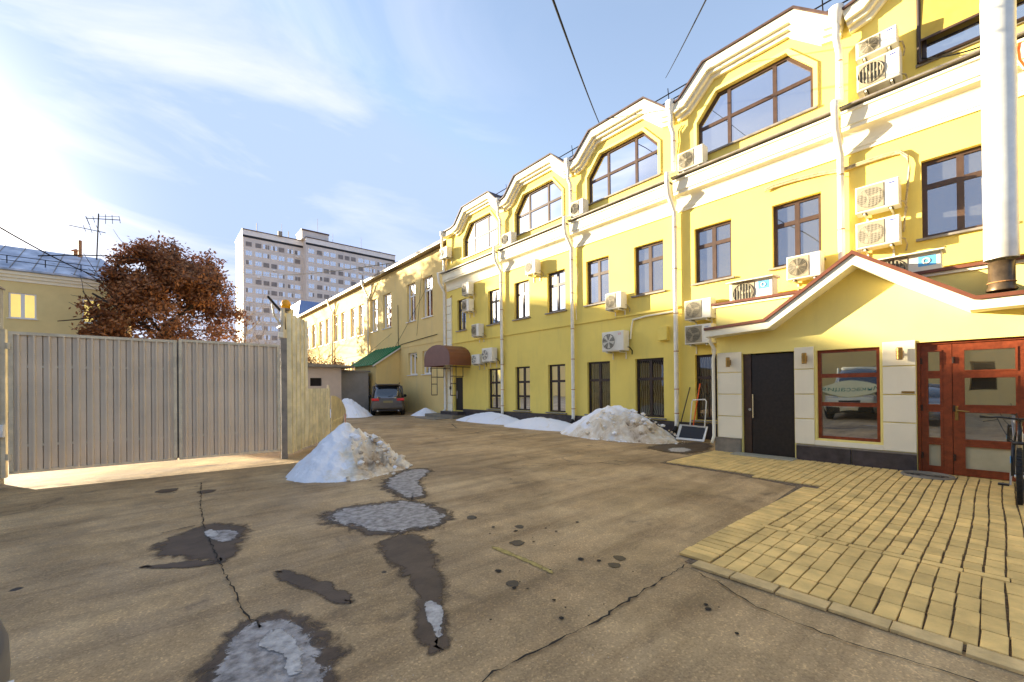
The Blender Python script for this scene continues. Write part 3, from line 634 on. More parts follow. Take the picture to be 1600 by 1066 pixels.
# ================================================================== AIR CONDITIONERS
def text_mesh(txt, size, fr, u, v, w, m, parent, name="lettering", flip=True):
    cu = bpy.data.curves.new(name, 'FONT'); cu.body = txt; cu.size = size; cu.extrude = .0008; cu.align_x = 'CENTER'; cu.align_y = 'CENTER'; cu.resolution_u = 2
    tmp = bpy.data.objects.new("tmp", cu); COL.objects.link(tmp); dg = bpy.context.evaluated_depsgraph_get(); dg.update()
    me = bpy.data.meshes.new_from_object(tmp.evaluated_get(dg)); bpy.data.objects.remove(tmp); me.materials.clear(); me.materials.append(m)
    s = -1 if flip else 1; off = world_of(parent)
    for q in me.vertices: q.co = fr(u+s*q.co.x, v+q.co.y, w+q.co.z) - off
    o = bpy.data.objects.new(name, me); COL.objects.link(o); o.parent = parent; return o
def ac(ul, ur, z0, z1, label, logo=None, style='rings', pl=MX, dep=.30, gap=.10, group="air conditioner outdoor units on the yellow facade", bracket=True, fan_dark=False, cover=False):
    fr = XP(pl); h = z1-z0; w_ = ul-ur; w0, w1 = gap, gap+dep
    t = thing("air_conditioner", fr((ul+ur)/2, z0, w0), label, "air conditioner", group)
    MB().cbox(fr, ur, ul, z0, z1, w0, w1, .015).build("casing", m_ac, t)
    r = min(h*.40, w_*.30); cu = ul-w_*.33; cv = (z0+z1)/2
    gp = MB().cbox(fr, cu-r-.03, min(ul-.02, cu+r+.03), z0+.035, z1-.03, w1, w1+.012, .01).build("grille_panel", m_ac if fan_dark else m_acg, t)
    MB().lathe(fr(cu, cv, w1+.014), fr.w, [(0.001, 0), (r*.98, 0)], 20).build("fan_opening", m_acd, gp, fix=False)
    fb = MB()
    for k in range(5 if fan_dark else 3):
        a = 2*math.pi*k/(5 if fan_dark else 3)+.4; p = []
        for rr, da, ww in ((.15, 0, .016), (.92, .25, .016), (.88, .75, .019), (.2, .7, .019)): p.append(fr(cu+r*rr*math.cos(a+da), cv+r*rr*math.sin(a+da), w1+ww))
        fb.add(p, [(0, 1, 2, 3)])
    fb.lathe(fr(cu, cv, w1+.018), fr.w, [(r*.18, 0), (.001, .004)], 10); fb.build("fan", m_ac if fan_dark else m_acg, gp, fix=False)
    rg = MB()
    if style == 'rings':
        for k in range(2, 9): rg.torus(fr(cu, cv, w1+.026), fr.w, r*k/8.0, .0035, 20, 3)
        for k in range(12): a = math.pi*k/6; rg.tube([fr(cu+r*.15*math.cos(a), cv+r*.15*math.sin(a), w1+.027), fr(cu+r*math.cos(a), cv+r*math.sin(a), w1+.027)], .003, 3, cap=False)
    elif style == 'bars':
        for k in range(-3, 4): x = r*k/3.6; hh = math.sqrt(max(0, r*r-x*x)); rg.tube([fr(cu+x, cv-hh, w1+.026), fr(cu+x, cv+hh, w1+.026)], .006, 4)
        rg.torus(fr(cu, cv, w1+.026), fr.w, r, .008, 24, 4)
    else:
        n = 9
        for k in range(-n, n+1):
            x = r*k/(n+.5); hh = math.sqrt(max(0, r*r-x*x)); rg.tube([fr(cu+x, cv-hh, w1+.026), fr(cu+x, cv+hh, w1+.026)], .003, 3, cap=False)
            if k % 2 == 0: rg.tube([fr(cu-hh, cv+x, w1+.028), fr(cu+hh, cv+x, w1+.028)], .004, 3, cap=False)
    rg.build("guard", m_acg if not fan_dark else m_ac, gp, fix=False)
    if logo:
        txt, mm, sz = logo
        if txt == 'oval': 
            lo = MB().lathe(fr(ur+w_*.16, z1-h*.15, w1+.001), fr.w, [(.001, .002), (.04, .002), (.045, 0)], 16); cc = fr(ur+w_*.16, z1-h*.15, w1)
            for q in lo.v: d = q-cc; d.z *= .32; d.y *= 1.5; q.xyz = cc+d
            lo.build("badge", m_logo_n, t, fix=False)
        elif txt == 'C':
            b = MB().cbox(fr, ur+.07, ur+.30, z1-.25, z1-.07, w1, w1+.003, .001).build("badge", m_logo_b, t)
            b2 = MB().torus(fr(ur+.19, z1-.16, w1+.004), fr.w, .045, .012, 16, 4).build("badge_ring", m_ac, b)
        else: text_mesh(txt, sz, fr, ur+w_*.17, z1-h*.16, w1+.002, mm, t)
    if bracket:
        for s_ in (.2, .8):
            u_ = ur+w_*s_; MB().box(fr, u_-.015, u_+.015, z0-.05, z0-.015, 0.001, w1-.03).box(fr, u_-.015, u_+.015, z0-.25, z0-.05, .001, .03).build("bracket", m_ac, t)
        for f0 in (ur+w_*.15, ul-w_*.25): MB().box(fr, f0, f0+w_*.10, z0-.015, z0, w0+.05, w1-.05).build("foot", m_acd, t)
        MB().tube([fr(ur+.02, z0+.12, w0+.08), fr(ur-.05, z0+.10, w0+.05), fr(ur-.07, z0+.0, .03), fr(ur-.05, z0-.12, .015)], .014, 5).build("hose", m_cable if fan_dark else lag, t)
    if cover: MB().prism(Fr(fr((ul+ur)/2, z1, (w0+w1)/2), fr.w, fr.u), [(-.24, .0), (.30, -.02), (.30, .0), (0, .05), (-.24, .05)], -w_/2-.04, w_/2+.04).build("cover_sheet", lag if False else m_trim, t)
    return t
K = 11.2/11.6
A_ = "air conditioner unit "
ac(1.87,1.23,8.30,8.66,A_+"upper of the stacked pair beside the ochre attic awning",("oval",None,0),'rings', gap=.1)
ac(1.86,1.19,7.62,8.18,A_+"with guard bars, lower of the pair beside the ochre awning",('oval',None,0),'bars')
ac(1.91,1.23,5.07,5.62,A_+"with mesh fan guard, upper of the pair right of the nearest downpipe",('oval',None,0),'mesh')
ac(1.91,1.23,4.32,4.87,A_+"with mesh fan guard, lower of the pair just above the gable peak",('oval',None,0),'mesh')
ac(5.81,5.10,7.52,8.03,A_+"standing on the cornice left of the largest arched dormer window",None,'rings')
ac(3.18,2.52,3.93,4.47,A_+"with green lettering hung above the gable's left slope",('ERIDA'[:0] or 'WELL'[:0] or None, None, 0) if False else None,'rings')
ac(5.66,4.93,3.32,3.85,A_+"upper of the lettered pair at the annex's left corner",("GREE",m_logo_n,.05),'mesh')
ac(5.66,4.93,2.64,3.16,A_+"lower of the lettered pair at the annex's left corner",("GREE",m_logo_n,.05),'mesh')
ac(8.35,7.73,4.0,4.53,A_+"with green badge hanging between two brown upper windows",("MIDEA",m_logo_g,.05),'mesh')
ac(8.50,7.66,2.64,3.28,A_+"with open fan above the big snow heap",("LG",m_logo_r,.09),'rings',fan_dark=True)
ac(9.81,9.24,7.50,8.03,A_+"with barred fan standing on the cornice left of the third dormer",None,'bars')
ac(13.69,13.07,7.50,8.0,A_+"standing on the cornice left of the second farthest dormer",None,'bars')
ac(18.80,18.10,8.18,8.72,A_+"high on the far corner beside the leftmost dormer",None,'rings')
ac(12.24,11.65,5.97,6.52,A_+"hanging just under the cornice in the fourth bay",None,'mesh')
ac(16.77,16.20,5.95,6.53,A_+"under the cornice in the leftmost bay, topmost of four",None,'mesh')
ac(16.78,16.20,5.15,5.72,A_+"second from top in the leftmost bay, overlapping a brown window",None,'mesh')
ac(16.00,15.43,3.88,4.45,A_+"just above the string course right of the brown canopy",None,'rings')
ac(16.02,15.39,2.59,3.04,A_+"small one touching the brown canopy's right edge",None,'rings',fan_dark=True)
ac(15.20,14.45,2.66,3.27,A_+"large dark fan one right of the small unit by the canopy",None,'rings',fan_dark=True)

# ================================================================== ANNEX
AX = 9.65; FA = XP(AX)
ann = thing("entrance_annex", (AX+.5, 1.5, 0), "single-storey pale yellow entrance annex with a brown gabled canopy and red doors", "building")
door = rect(2.63, 3.60, .0, 2.17); awi = rect(1.31, 2.29, .43, 2.18); rdo = rect(-.85, .88, .0, 2.18)
MB().prism(FA, [(-2.6,0),(4.13,0),(4.13,3.25),(2.34,3.25),(1.63,3.76),(.92,3.25),(-2.6,3.25)], -.24, 0, [ [(2.63,.0005),(3.60,.0005),(3.60,2.17),(2.63,2.17)], awi, [(-.85,.0005),(.88,.0005),(.88,2.18),(-.85,2.18)] ], back=False).build("wall", m_yel2, ann)
MB().box(FA, 3.97, 4.129, 0, 3.2, -1.94, -.241).box(FA, -2.6, -2.45, 0, 3.2, -1.94, -.241).build("side_wall", m_yel2, ann)
MB().box(FA, -2.6, 4.13, 3.12, 3.2, -1.945, -.245).build("flat_roof", m_ledge, ann)
MB().box(FA, -2.45, 3.96, .005, 3.1, -1.9, -1.85).build("interior_wall", m_int, ann)
for a, b in ((2.3, 4.20), (-2.65, .96)):
    MB().box(FA, a, b, 3.25, 3.30, -.2, .035).build("parapet_trim", m_trim, ann); MB().box(FA, a-.01, b+.02, 3.302, 3.35, -.22, .08).build("parapet_coping", m_coping, ann)
gl = [(4.22,2.74),(3.03,2.79),(1.63,3.80),(.20,2.76),(-2.65,2.78)]
MB().band(FA, gl, -.03, .025, -.01, .44).build("canopy_roof", m_coping, ann)
MB().band(FA, gl, .027, .17, .003, .40).build("canopy_fascia", m_trim, ann)
MB().band(FA, [(3.03,2.79),(1.63,3.80),(.20,2.76)], -.03, .02, -1.9, -.012).build("gable_roof", m_coping, ann)
def panels(u0, u1, vs):
    for a, b in zip(vs, vs[1:]): MB().cbox(FA, u0, u1, a+.008, b-.008, .0005, .028, .006).build("panel", m_panel, ann)
panels(3.605, 4.11, [.33,.815,1.30,1.78,2.23]); panels(2.30, 2.62, [.33,.83,1.31,1.80,2.24]); panels(.885, 1.30, [.33,.83,1.31,1.80,2.23])
MB().cbox(FA, 1.302, 2.298, .335, .425, .0005, .026, .004).build("panel", m_panel, ann)
for a, b in ((1.75, 2.60), (.885, 1.74)): MB().cbox(FA, a, b, .005, .30, .0005, .05, .008).build("plinth_slab", m_plinth, ann)
MB().cbox(FA, 3.62, 4.17, .005, .31, .0005, .055, .008).build("plinth_slab", m_plinth2, ann)
MB().box(FA, .885, 2.60, .302, .325, .0005, .06).build("plinth_cap", m_ledge, ann); MB().box(FA, 3.62, 4.17, .312, .33, .0005, .06).build("plinth_cap", m_ledge, ann)
# black door
d = MB().cbox(FA, 2.64, 3.44, .02, 2.15, -.14, -.085, .006).build("door", mat("black_door", (.018, .013, .010), .42, var=.35, scale=18), ann)
MB().box(FA, 3.445, 3.598, .01, 2.168, -.17, -.07).build("door_frame", m_brown, ann)
MB().tube([FA(3.40, .80, -.03), FA(3.40, 1.30, -.03)], .016, 8).tube([FA(3.40,.90,-.03),FA(3.40,.90,-.085)],.01,6).tube([FA(3.40,1.2,-.03),FA(3.40,1.2,-.085)],.01,6).build("handle", m_steel, d)
MB().lathe(FA(3.47, .97, -.07), FA.w, [(.03, 0), (.03, .02), (.001, .02)], 10).build("lock", m_steel, d)
tag(MB().cbox(Fr((0,0,0),(0,1,0),(0,0,1),(1,0,0)), 2.58, 3.72, 9.28, 9.63, .006, .045, .006).build("door_mat", mat("grey_step_plate", (.34,.31,.22), .6, var=.15, scale=9)), "grey step plate lying before the black door", "door mat")
# window with mahogany frame
MB().band(FA, ccw(awi), .0, .03, -.08, .004, closed=True).build("window_reveal", m_yel2, ann)
m_glassR = glassmat("mirror_glass", (.03, .028, .022), .42)
m_glassD = glassmat("door_glass", (.06, .05, .035), .45)
window(FA, ann, rect(1.34, 2.26, .46, 2.15), [], [1.66, 1.12], -.08, m_red, m_glassR, .055, tm=.075)
# red glazed double door
def leaf(u0, u1, g0, g1, hu=None, name="glazed_door"):
    lf = MB().prism(FA, rect(u0, u1, .02, 2.16), -.16, -.10, [rect(g0, g1, a, b) for a, b in ((.13,.50),(.59,1.04),(1.14,1.59),(1.69,2.03))]).build(name, m_red, ann)
    for a, b in ((.59,1.04),(1.14,1.59),(1.69,2.03)): MB().box(FA, g0, g1, a, b, -.135, -.125).build("pane", m_glassD, lf)
    MB().box(FA, g0, g1, .13, .50, -.135, -.120).build("frosted_pane", m_frost, lf)
    mo = MB()
    for a, b in ((.13,.50),(.59,1.04),(1.14,1.59),(1.69,2.03)): mo.band(FA, rect(g0, g1, a, b), -.012, .012, -.10, -.088, closed=True)
    mo.build("glazing_bead", m_red, lf)
    if hu: MB().cbox(FA, hu-.02, hu+.02, .90, 1.13, -.10, -.085, .004).tube([FA(hu, 1.06, -.085), FA(hu, 1.06, -.04), FA(hu-.14, 1.045, -.04)], .011, 6).build("handle", m_brass, lf)
    for z in (.30, 1.09, 1.87): 
        if name == "glazed_door": MB().tube([FA(u1-.01, z-.05, -.085), FA(u1-.01, z+.05, -.085)], .016, 6).build("hinge", m_dark, lf)
    return lf
MB().band(FA, [(-.845,.006),(-.845,2.175),(.875,2.175),(.875,.006)], 0, .0, -.2, -.09) 
MB().band(FA, [(.875,.006),(.875,2.175),(-.845,2.175),(-.845,.006)], .0, .035, -.17, -.07).build("door_frame", m_red, ann)
leaf(.475, .838, .60, .76); leaf(-.33, .468, -.19, .35, .43); leaf(-.80, -.338, -.66, -.48)
# brass wall lamps: things hanging on the annex
for u, lb in ((3.845, "brass cylinder wall lamp left of the black door"), (2.43, "brass cylinder wall lamp between the black door and the red framed window"), (1.07, "brass cylinder wall lamp left of the red glazed doors")):
    t = thing("wall_lamp", FA(u, 2.0, .1), lb, "wall lamp", "brass wall lamps on the annex")
    sh = MB().lathe(FA(u, 1.90, .12), (0,0,1), [(.001,0),(.038,0),(.042,.01),(.042,.20),(.036,.21),(.001,.20)], 16).build("shade", m_brass, t, smooth=False)
    MB().torus(FA(u,1.97,.12),(0,0,1),.043,.004,16,4).torus(FA(u,2.04,.12),(0,0,1),.043,.004,16,4).build("band", m_brass, sh)
    MB().box(FA, u-.015, u+.015, 1.985, 2.015, .03, .09).cbox(FA, u-.03, u+.03, 1.94, 2.06, .0285, .04, .003).build("mount", m_brass, t)
tag(MB().cbox(FA, .90, 1.06, 1.335, 1.37, .029, .05, .004).build("name_plate", m_brass), "small brass plate on the white panel left of the red doors", "plate")
gp = MB().tube([FA(4.14,2.62,.30), FA(4.16,2.50,.30), FA(4.12,2.30,.12), FA(4.19,2.1,.05), FA(4.19,.35,.05), FA(4.2,.2,.14)], .035, 8).lathe(FA(4.14,2.60,.30),(0,0,1),[(.035,-.03),(.10,.05),(.10,.10),(.08,.09)],12).build("gutter_pipe", m_trim, ann, smooth=True)
# roof units behind the parapet
for ul, ur, z0, z1, lb in ((4.20,3.27,3.40,3.96,"large covered air conditioner with blue badge on the annex roof left of the gable"), (1.60,.62,3.38,3.87,"large covered air conditioner with blue badge on the annex roof right of the gable")):
    ac(ul, ur, z0, z1, lb, ('C',None,0), 'bars', pl=11.0, gap=.1, dep=.34, group="air conditioners on the annex roof", bracket=False, cover=True)
    MB().box(XP(11.0), ur+.05, ul-.05, 3.2, z0, .12, .40).build("roof_stand", m_brown, [o for o in COL.objects if o.get('label') == lb][0])
# fat ventilation duct standing on the annex roof
DX, DY = 9.385, -.055
du = thing("ventilation_duct", (DX, DY, 2.82), "fat galvanised ventilation duct with a brown collar rising from the annex canopy", "duct")
MB().lathe((DX,DY,0),(0,0,1),[(.172,3.30),(.176,3.32),(.173,3.9),(.177,4.55),(.173,4.57),(.174,5.2),(.177,5.86),(.173,5.88),(.173,6.6),(.177,7.16),(.173,7.18),(.173,9.0),(.173,11.6)],32).build("pipe", m_zinc, du, smooth=True)
MB().lathe((DX,DY,0),(0,0,1),[(.155,2.84),(.16,2.86),(.135,2.90),(.135,3.26),(.001,3.30)],20).build("collar", mat("dark_collar",(.13,.085,.045),.35,metal=.6,var=.35,scale=8), du, smooth=True)
MB().torus((DX,DY,2.96),(0,0,1),.14,.008,24,5).build("clamp", m_ringm, du)
hp = MB().tube([(10.9,-.62,9.5),(10.9,-.62,4.2)], .055, 10).build("downpipe", m_pipe); tag(hp, "thin cream pipe behind the fat duct at the right edge", "pipe")
tag(MB().tube([px(1592,68,'x',10.7),px(1590,80,'x',10.7),px(1592,95,'x',10.7),px(1602,108,'x',10.7)], .03, 7).build("red_hose", m_orange), "bright orange hose hanging beside the duct at the right edge", "hose")
ac(-.35,-1.0,4.0,4.6,"air conditioner unit at the right edge behind the fat duct",None,'rings',pl=11.0)
# manhole by the red doors
mh_ = thing("manhole_cover", (9.32,.74,.02), "round iron manhole cover in the paving by the red doors", "manhole")
MB().lathe((9.32,.74,.0),(0,0,1),[(.001,.032),(.24,.032),(.25,.026),(.25,.024)],28).build("lid", m_black, mh_)
MB().torus((9.32,.74,.026),(0,0,1),.29,.028,28,6).build("ring", m_plinth2, mh_)
for k in (.08,.15,.21): MB().torus((9.32,.74,.032),(0,0,1),k,.006,24,4).build("rib", m_plinth2, mh_)

# ================================================================== ENTRANCE CANOPY over the far door
cn = thing("entrance_canopy", (11.0, 17.8, 2.55), "brown barrel-shaped entrance canopy over the far black door", "canopy")
m_can = mat("brown_canopy", (.20, .075, .035), .45, var=.12, scale=3)
def canarc(dz=0, r=0): 
    P = [(19.0+r, 2.58), (19.0+r, 2.98)]
    for k in range(1, 10): a = math.pi*k/10; P.append((17.81+(1.19+r)*math.cos(a), 2.98+(.62+r)*math.sin(a)))
    return P+[(16.62-r, 2.98), (16.62-r, 2.58)]
FC = XP(MX)
MB().band(FC, canarc(), 0, .03, .002, 1.2).build("barrel_roof", m_can, cn)
MB().prism(FC, canarc(r=.01), 1.2, 1.235).build("front_panel", mat("brown_front",(.17,.085,.075),.5,var=.1,scale=3), cn)
for u in (16.66, 18.42):
    br = MB()
    for a, b in (((1.16,1.15),(1.16,2.56)),((1.16-.32,1.15),(1.16-.32,2.56)),((.02,2.5),(1.16,2.5)),((.84,1.15),(1.16,1.15)),((.84,1.7),(1.16,1.7)),((.45,2.05),(1.16,2.05)),((.45,2.05),(.45,2.5))): br.tube([FC(u,a[1],a[0]),FC(u,b[1],b[0])], .02, 4)
    br.build("bracket_frame", m_brown, cn)
st = thing("entrance_steps", (11.2,18.3,0), "low dark concrete step slabs below the brown canopy", "steps")
MB().box(WF, 10.75, 11.58, .0, .16, 17.0, 19.7).build("step", m_plinth2, st); MB().box(WF, 11.1, 11.58, .162, .32, 17.1, 18.7).build("step", m_plinth, st)
tag(MB().cbox(FLAT, 9.9, 10.7, 17.2, 19.2, .005, .03).build("metal_plate", m_ledge), "dark metal plate lying on the asphalt before the steps", "plate")

# ================================================================== SECOND BUILDING
BX = 12.1; FB = XP(BX); k2 = BX/11.9
b2 = thing("old_cream_building", (BX+2, 34, 0), "two-storey old cream building with white windows beyond the office building", "building")
def q2(u, v): return (u*k2, 1.5+(v-1.5)*k2)
UP2 = [(23.96,22.85),(21.95,20.8),(27.6,26.3),(29.75,28.6),(32.15,31.05),(33.94,32.86),(36.2,35.2),(38.2,37.1),(40.46,39.5),(42.5,41.4),(44.9,43.7),(47.2,46.0),(50,48.8),(52.8,51.6)]
GF2 = [(23.86,22.7,2.32,3.68),(22.05,21.0,2.32,3.68),(33.83,32.75,1.3,3.67),(36.2,35.15,1.3,3.67),(38.6,37.5,1.3,3.67)]
hol = []; w2l = []
for i, (a, b) in enumerate(UP2):
    z0, z1 = 5.62, 7.95; r_ = rect(b*k2, a*k2, 1.5+(z0-1.5)*k2, 1.5+(z1-1.5)*k2); hol.append(r_); w2l.append((r_, i))
for a, b, z0, z1 in GF2: r_ = rect(b*k2, a*k2, 1.5+(z0-1.5)*k2, 1.5+(z1-1.5)*k2); hol.append(r_); w2l.append((r_, 50))
ET = 9.25*k2-.03
MB().prism(FB, [(18.76,.0),(60,.0),(60,ET),(18.76,ET)], -.3, 0, hol, back=False).build("wall", m_yel3, b2)
MB().box(FB, 18.76, 60, 0, ET-.02, -9, -8.8).box(FB, 59.7, 60, 0, ET-.02, -8.8, -.31).box(FB, 18.76, 59.6, 0, ET-.1, -1.0, -.95).build("rear_wall", m_yel3, b2)
for r_, i in w2l:
    us = [p[0] for p in r_]; zs = [p[1] for p in r_]; h = zs[1+1]-zs[0]
    window(FB, b2, r_, [(min(us)+max(us))/2], [min(zs)+h*.68] if i < 40 else ([min(zs)+h*.65] if h > 2 else []), -.14, m_white if i != 2 else m_white, m_glassW, .085, sill=.07)
MB().box(FB, 18.8, 60, ET, ET+.06, -.3, .42).build("eave_soffit", m_brown, b2)
MB().box(FB, 18.8, 60, ET+.06, ET+.16, .38, .44).build("gutter", m_roof, b2)
MB().prism(YP(0), [(BX-.44,ET+.165),(BX+4.3,ET+2.1),(BX+9.2,ET+.165)], -18.8, -60).build("roof", m_roof, b2)
MB().box(FB, 18.8, 60, 4.12, 4.17, .0005, .03).build("string_course", m_yel3, b2)
for i in range(2):
    u = (30.6, 38.9)[i]
    MB().tube([FB(u+.1, ET+.05, .42), FB(u+.1, ET-.2, .42), FB(u-.1, ET-1.0, .12), FB(u-.1, .3, .12)], .07, 8).tube([FB(u-1.0, ET-.3, .2), FB(u-.8, ET-.7, .12), FB(u-.1, ET-1.3, .12)], .06, 6).lathe(FB(u+.1,ET-.15,.42),(0,0,1),[(.07,0),(.14,.2),(.14,.3)],10).build("downpipe", m_zinc, b2, smooth=True)
MB().tube([FB(19.6, ET-.1, .3), FB(19.7, ET-.9, .12), FB(19.7, .4, .12)], .06, 8).build("downpipe", m_zinc, b2, smooth=True)
tag(MB().tube([(13.5,21.5,9.6),(13.5,21.5,11.0)], .10, 8).build("chimney", m_ringm, b2))
cb = MB()
cb.tube(sag(FB(21, 7.9, .1), FB(26.5, 3.9, .1), .1), .012, 4); cb.tube(sag(FB(22.2, 8.5, .1), FB(22.9, 4.7, .1), .0), .012, 4); cb.tube([FB(25.6,4.2,.04),FB(25.2,4.35,.04),FB(20.6,4.55,.04)],.02,4); cb.tube([FB(25.6,7.0,.04),FB(25.6,4.3,.04)],.02,4); cb.tube(sag(FB(26.5,5.2,.1),FB(36,3.0,.1),.1),.012,4)
cb.build("wall_cable", m_cable, b2)
# green-roofed porch
pc = thing("side_porch", (11.2,27,0), "small side porch with a green sheet roof on the old cream building", "porch")
PY0, PY1, PX = 25.5, 29.2, 10.5
MB().prism(YP(0), [(PX,0),(BX-.002,0),(BX-.002,4.05),(PX,3.05)], -PY0, -PY1).build("wall", m_yel3, pc)
MB().prism(YP(0), [(PX-.28,2.98),(BX-.003,4.22),(BX-.003,4.30),(PX-.28,3.06)], -PY0+.2, -PY1-.2).build("roof", m_green, pc)
MB().prism(YP(0), [(PX-.27,2.88),(BX-.03,4.10),(BX-.03,4.215),(PX-.27,2.975)], -PY0+.19, -PY0+.14).build("barge_board", m_white, pc)
for k in range(9): y = PY0-.15+k*.49; MB().prism(YP(0), [(PX-.28,3.062),(BX-.01,4.302),(BX-.01,4.35),(PX-.28,3.11)], -y, -y-.05).build("roof_seam", m_green, pc)
dq = MB().box(XP(PX), 26.6, 27.7, .1, 2.3, .0005, .04).build("door", mat("grey_door",(.07,.075,.085),.5,var=.15), pc)
MB().band(XP(PX), [(26.6,.1),(26.6,2.3),(27.7,2.3),(27.7,.1)], 0, -.12, .0005, .05).build("door_frame", m_white, pc)
# blue-roofed block behind
bb = thing("blue_roof_block", (20,76,0), "small block with a blue sheet roof showing over the far eave", "building")
MB().box(WF, 17.9, 26, 0, 13.6, 75, 82).build("wall", m_grey, bb); MB().prism(YP(75), [(17.6,13.6),(26.3,13.6),(26.0,16.2),(18.0,16.2)], -7, .4).build("roof", m_blue, bb)

# ================================================================== GATE, POSTS, FENCE
GA, GB_ = Vector((-1.86, 10.42, 0)), Vector((2.03, 10.08, 0))
gu = (GB_-GA).normalized(); gw = Vector((gu.y, -gu.x, 0)); FG = Fr(GA, gu, gw); GL = (GB_-GA).length
def corrug(fr, u0, u1, v0, v1, w=0, pitch=.19, dp=.035, seed=0, dent=0, wide=False):
    dp = dp*1.35
    mb = MB(); P = []; u = u0; r = random.Random(seed)
    while u < u1-.01:
        for du, ww in ((0, 0), (.075, 0), (.10, dp), (.155, dp), (.18, 0)) if wide else ((0, 0), (.045, 0), (.052, dp), (.078, dp), (.085, 0), (.158, 0), (.162, -dp*.8), (.174, -dp*.8), (.178, 0)):
            uu = u+du*pitch/.19
            if uu < u1-.002: P.append((uu, ww))
        u += pitch
    P.append((u1, 0))
    nz_ = 10; V = []; n = len(P)
    for k in range(nz_+1):
        for (a, b) in P:
            t = k/nz_; dd = dent*(noise.noise(Vector((a*2.2, t*4, seed)))*(1-t)**2)
            V.append(fr(a+dd*.6, v0+(v1-v0)*t, w+b+dd))
    mb.add(V, [(k*n+i, k*n+i+1, (k+1)*n+i+1, (k+1)*n+i) for k in range(nz_) for i in range(n-1)]); return mb
gt = thing("sliding_gate", GA+gu*2, "wide beige corrugated metal gate of two leaves closing the yard", "gate")
mid = GL*.555
for a, b in ((.03, mid-.015), (mid+.015, GL-.02)):
    lf = MB().band(FG, [(a,.19),(a,2.49),(b,2.465),(b,.19)], 0, -.05, -.03, .03).box(FG, a, b, .17, .215, -.03, .03).build("gate_leaf", m_gatef, gt)
    corrug(FG, a+.05, b-.05, .21, 2.44, .0, .172, .03, 3).build("corrugated_sheet", m_gate, lf, fix=False)
    MB().box(FG, a+.05, b-.05, .60, .64, -.045, -.005).box(FG, a+.05, b-.05, 1.9, 1.94, -.045, -.005).build("rail", m_gatef, lf)
for z in (.4, 2.2): MB().tube([FG(.03,z+.1,.04),FG(.03,z,.04)], .03, 6).build("hinge", m_gatef, gt)
po = thing("gate_post", GA+Vector((-.3,0,0)), "tall grey steel gate post at the left edge", "post")
MB().cbox(FG, -.50, -.06, 0, 3.17, -.12, .12, .02).build("column", mat("grey_post",(.30,.30,.26),.5,var=.2,scale=3), po)
MB().box(FG, -.52, -.04, 3.17, 3.20, -.14, .14).build("cap", m_ledge, po)
MB().box(FG, mid-.04, mid+.04, .20, 2.46, -.055, -.032).build("overlap_strip", m_ledge, gt)
MB().box(FG, -.055, .0, .12, 2.52, -.05, .05).build("stop_bar", m_gatef, po)
MB().cbox(FG, -.10, .0, .78, .98, .05, .13, .01).lathe(FG(-.03,.87,.13),FG.w,[(.035,0),(.035,.02),(.001,.02)],12).build("lock_box", m_white, po)
pw_ = thing("perimeter_wall", (-6, 10.5, 0), "long grey yard wall running left from the gate post, outside the frame", "wall")
MB().box(FG, -14, -.53, 0, 3.1, -.12, .10).build("masonry", m_grey, pw_); MB().box(FG, -14, -.53, 3.102, 3.2, -.16, .14).build("coping", m_ledge, pw_)
# tall corrugated pillar and low fence
PA, PB, PC, PD = Vector((2.16,10.3,0)), Vector((2.82,11.35,0)), Vector((3.85,12.9,0)), Vector((5.35,15.9,0))
def seg(a, b): u = (b-a).normalized(); return Fr(a, u, Vector((u.y, -u.x, 0))), (b-a).length
gpo = thing("gate_end_post", (2.09,10.12,0), "slim dark steel post between the gate's right end and the tall fence", "post")
MB().box(FG, GL+.005, GL+.12, 0, 2.62, -.06, .02).build("column", m_ledge, gpo)
fn = thing("corrugated_fence", PA, "crooked corrugated metal fence, tall by the gate then low, behind the snow heap", "fence")
f1, l1 = seg(PA, PB); corrug(f1, 0, l1, .05, 3.22, 0, .27, .06, 5, .05, True).build("tall_sheet", m_fence, fn, fix=False)
f2, l2 = seg(PB, PC); corrug(f2, .02, l2, .05, 1.52, 0, .20, .055, 8, .08, True).build("low_sheet", m_fence, fn, fix=False)
MB().tube([PA+Vector((-.05,-.05,0)), PA+Vector((-.05,-.05,3.3))], .045, 8).tube([PA+Vector((-.0,.02,0)), PA+Vector((-.0,.02,3.1))], .03, 6).build("fence_post", m_gatef, fn)
MB().tube([PC, PC+Vector((0,0,1.62))], .04, 8).build("fence_post", m_gatef, fn)
MB().box(f1, .15, .45, 3.10, 3.36, .01, .03).build("cap_sheet", m_fence, fn)
f3, l3 = seg(PC+Vector((.1,.1,0)), PD)
wg = thing("rounded_wicket", PC+Vector((.8,1.2,0)), "low rounded board gate leaf of yellow planks behind the snow heap", "gate")
nb = 11
for k in range(nb):
    u0 = l3*k/nb; u1 = l3*(k+1)/nb-.015; h0 = .25+1.05*math.sqrt(max(0, 1-((u0)/l3*.92)**2)); h1 = .25+1.05*math.sqrt(max(0, 1-((u1)/l3*.92)**2))
    MB().prism(f3, [(u0,.06),(u1,.06),(u1,h1),(u0,h0)], 0, .025).build("plank", m_fence, wg)
MB().box(f3, 0, l3, .45, .53, .026, .05).build("rail", m_fence, wg)
wb = thing("warning_tape", PD, "red and white striped barrier board at the end of the rounded gate leaf", "barrier")
f4 = Fr(PD+Vector((-.35,-.75,0)), (.45,.9,0), (.9,-.45,0))
for k in range(5): MB().prism(f4, [(k*.09-.1,.25),(k*.09-.01,.25),(k*.09+.05,.60),(k*.09-.04,.60)], .05, .07).build("stripe", m_logo_r if k % 2 else m_white, wb)
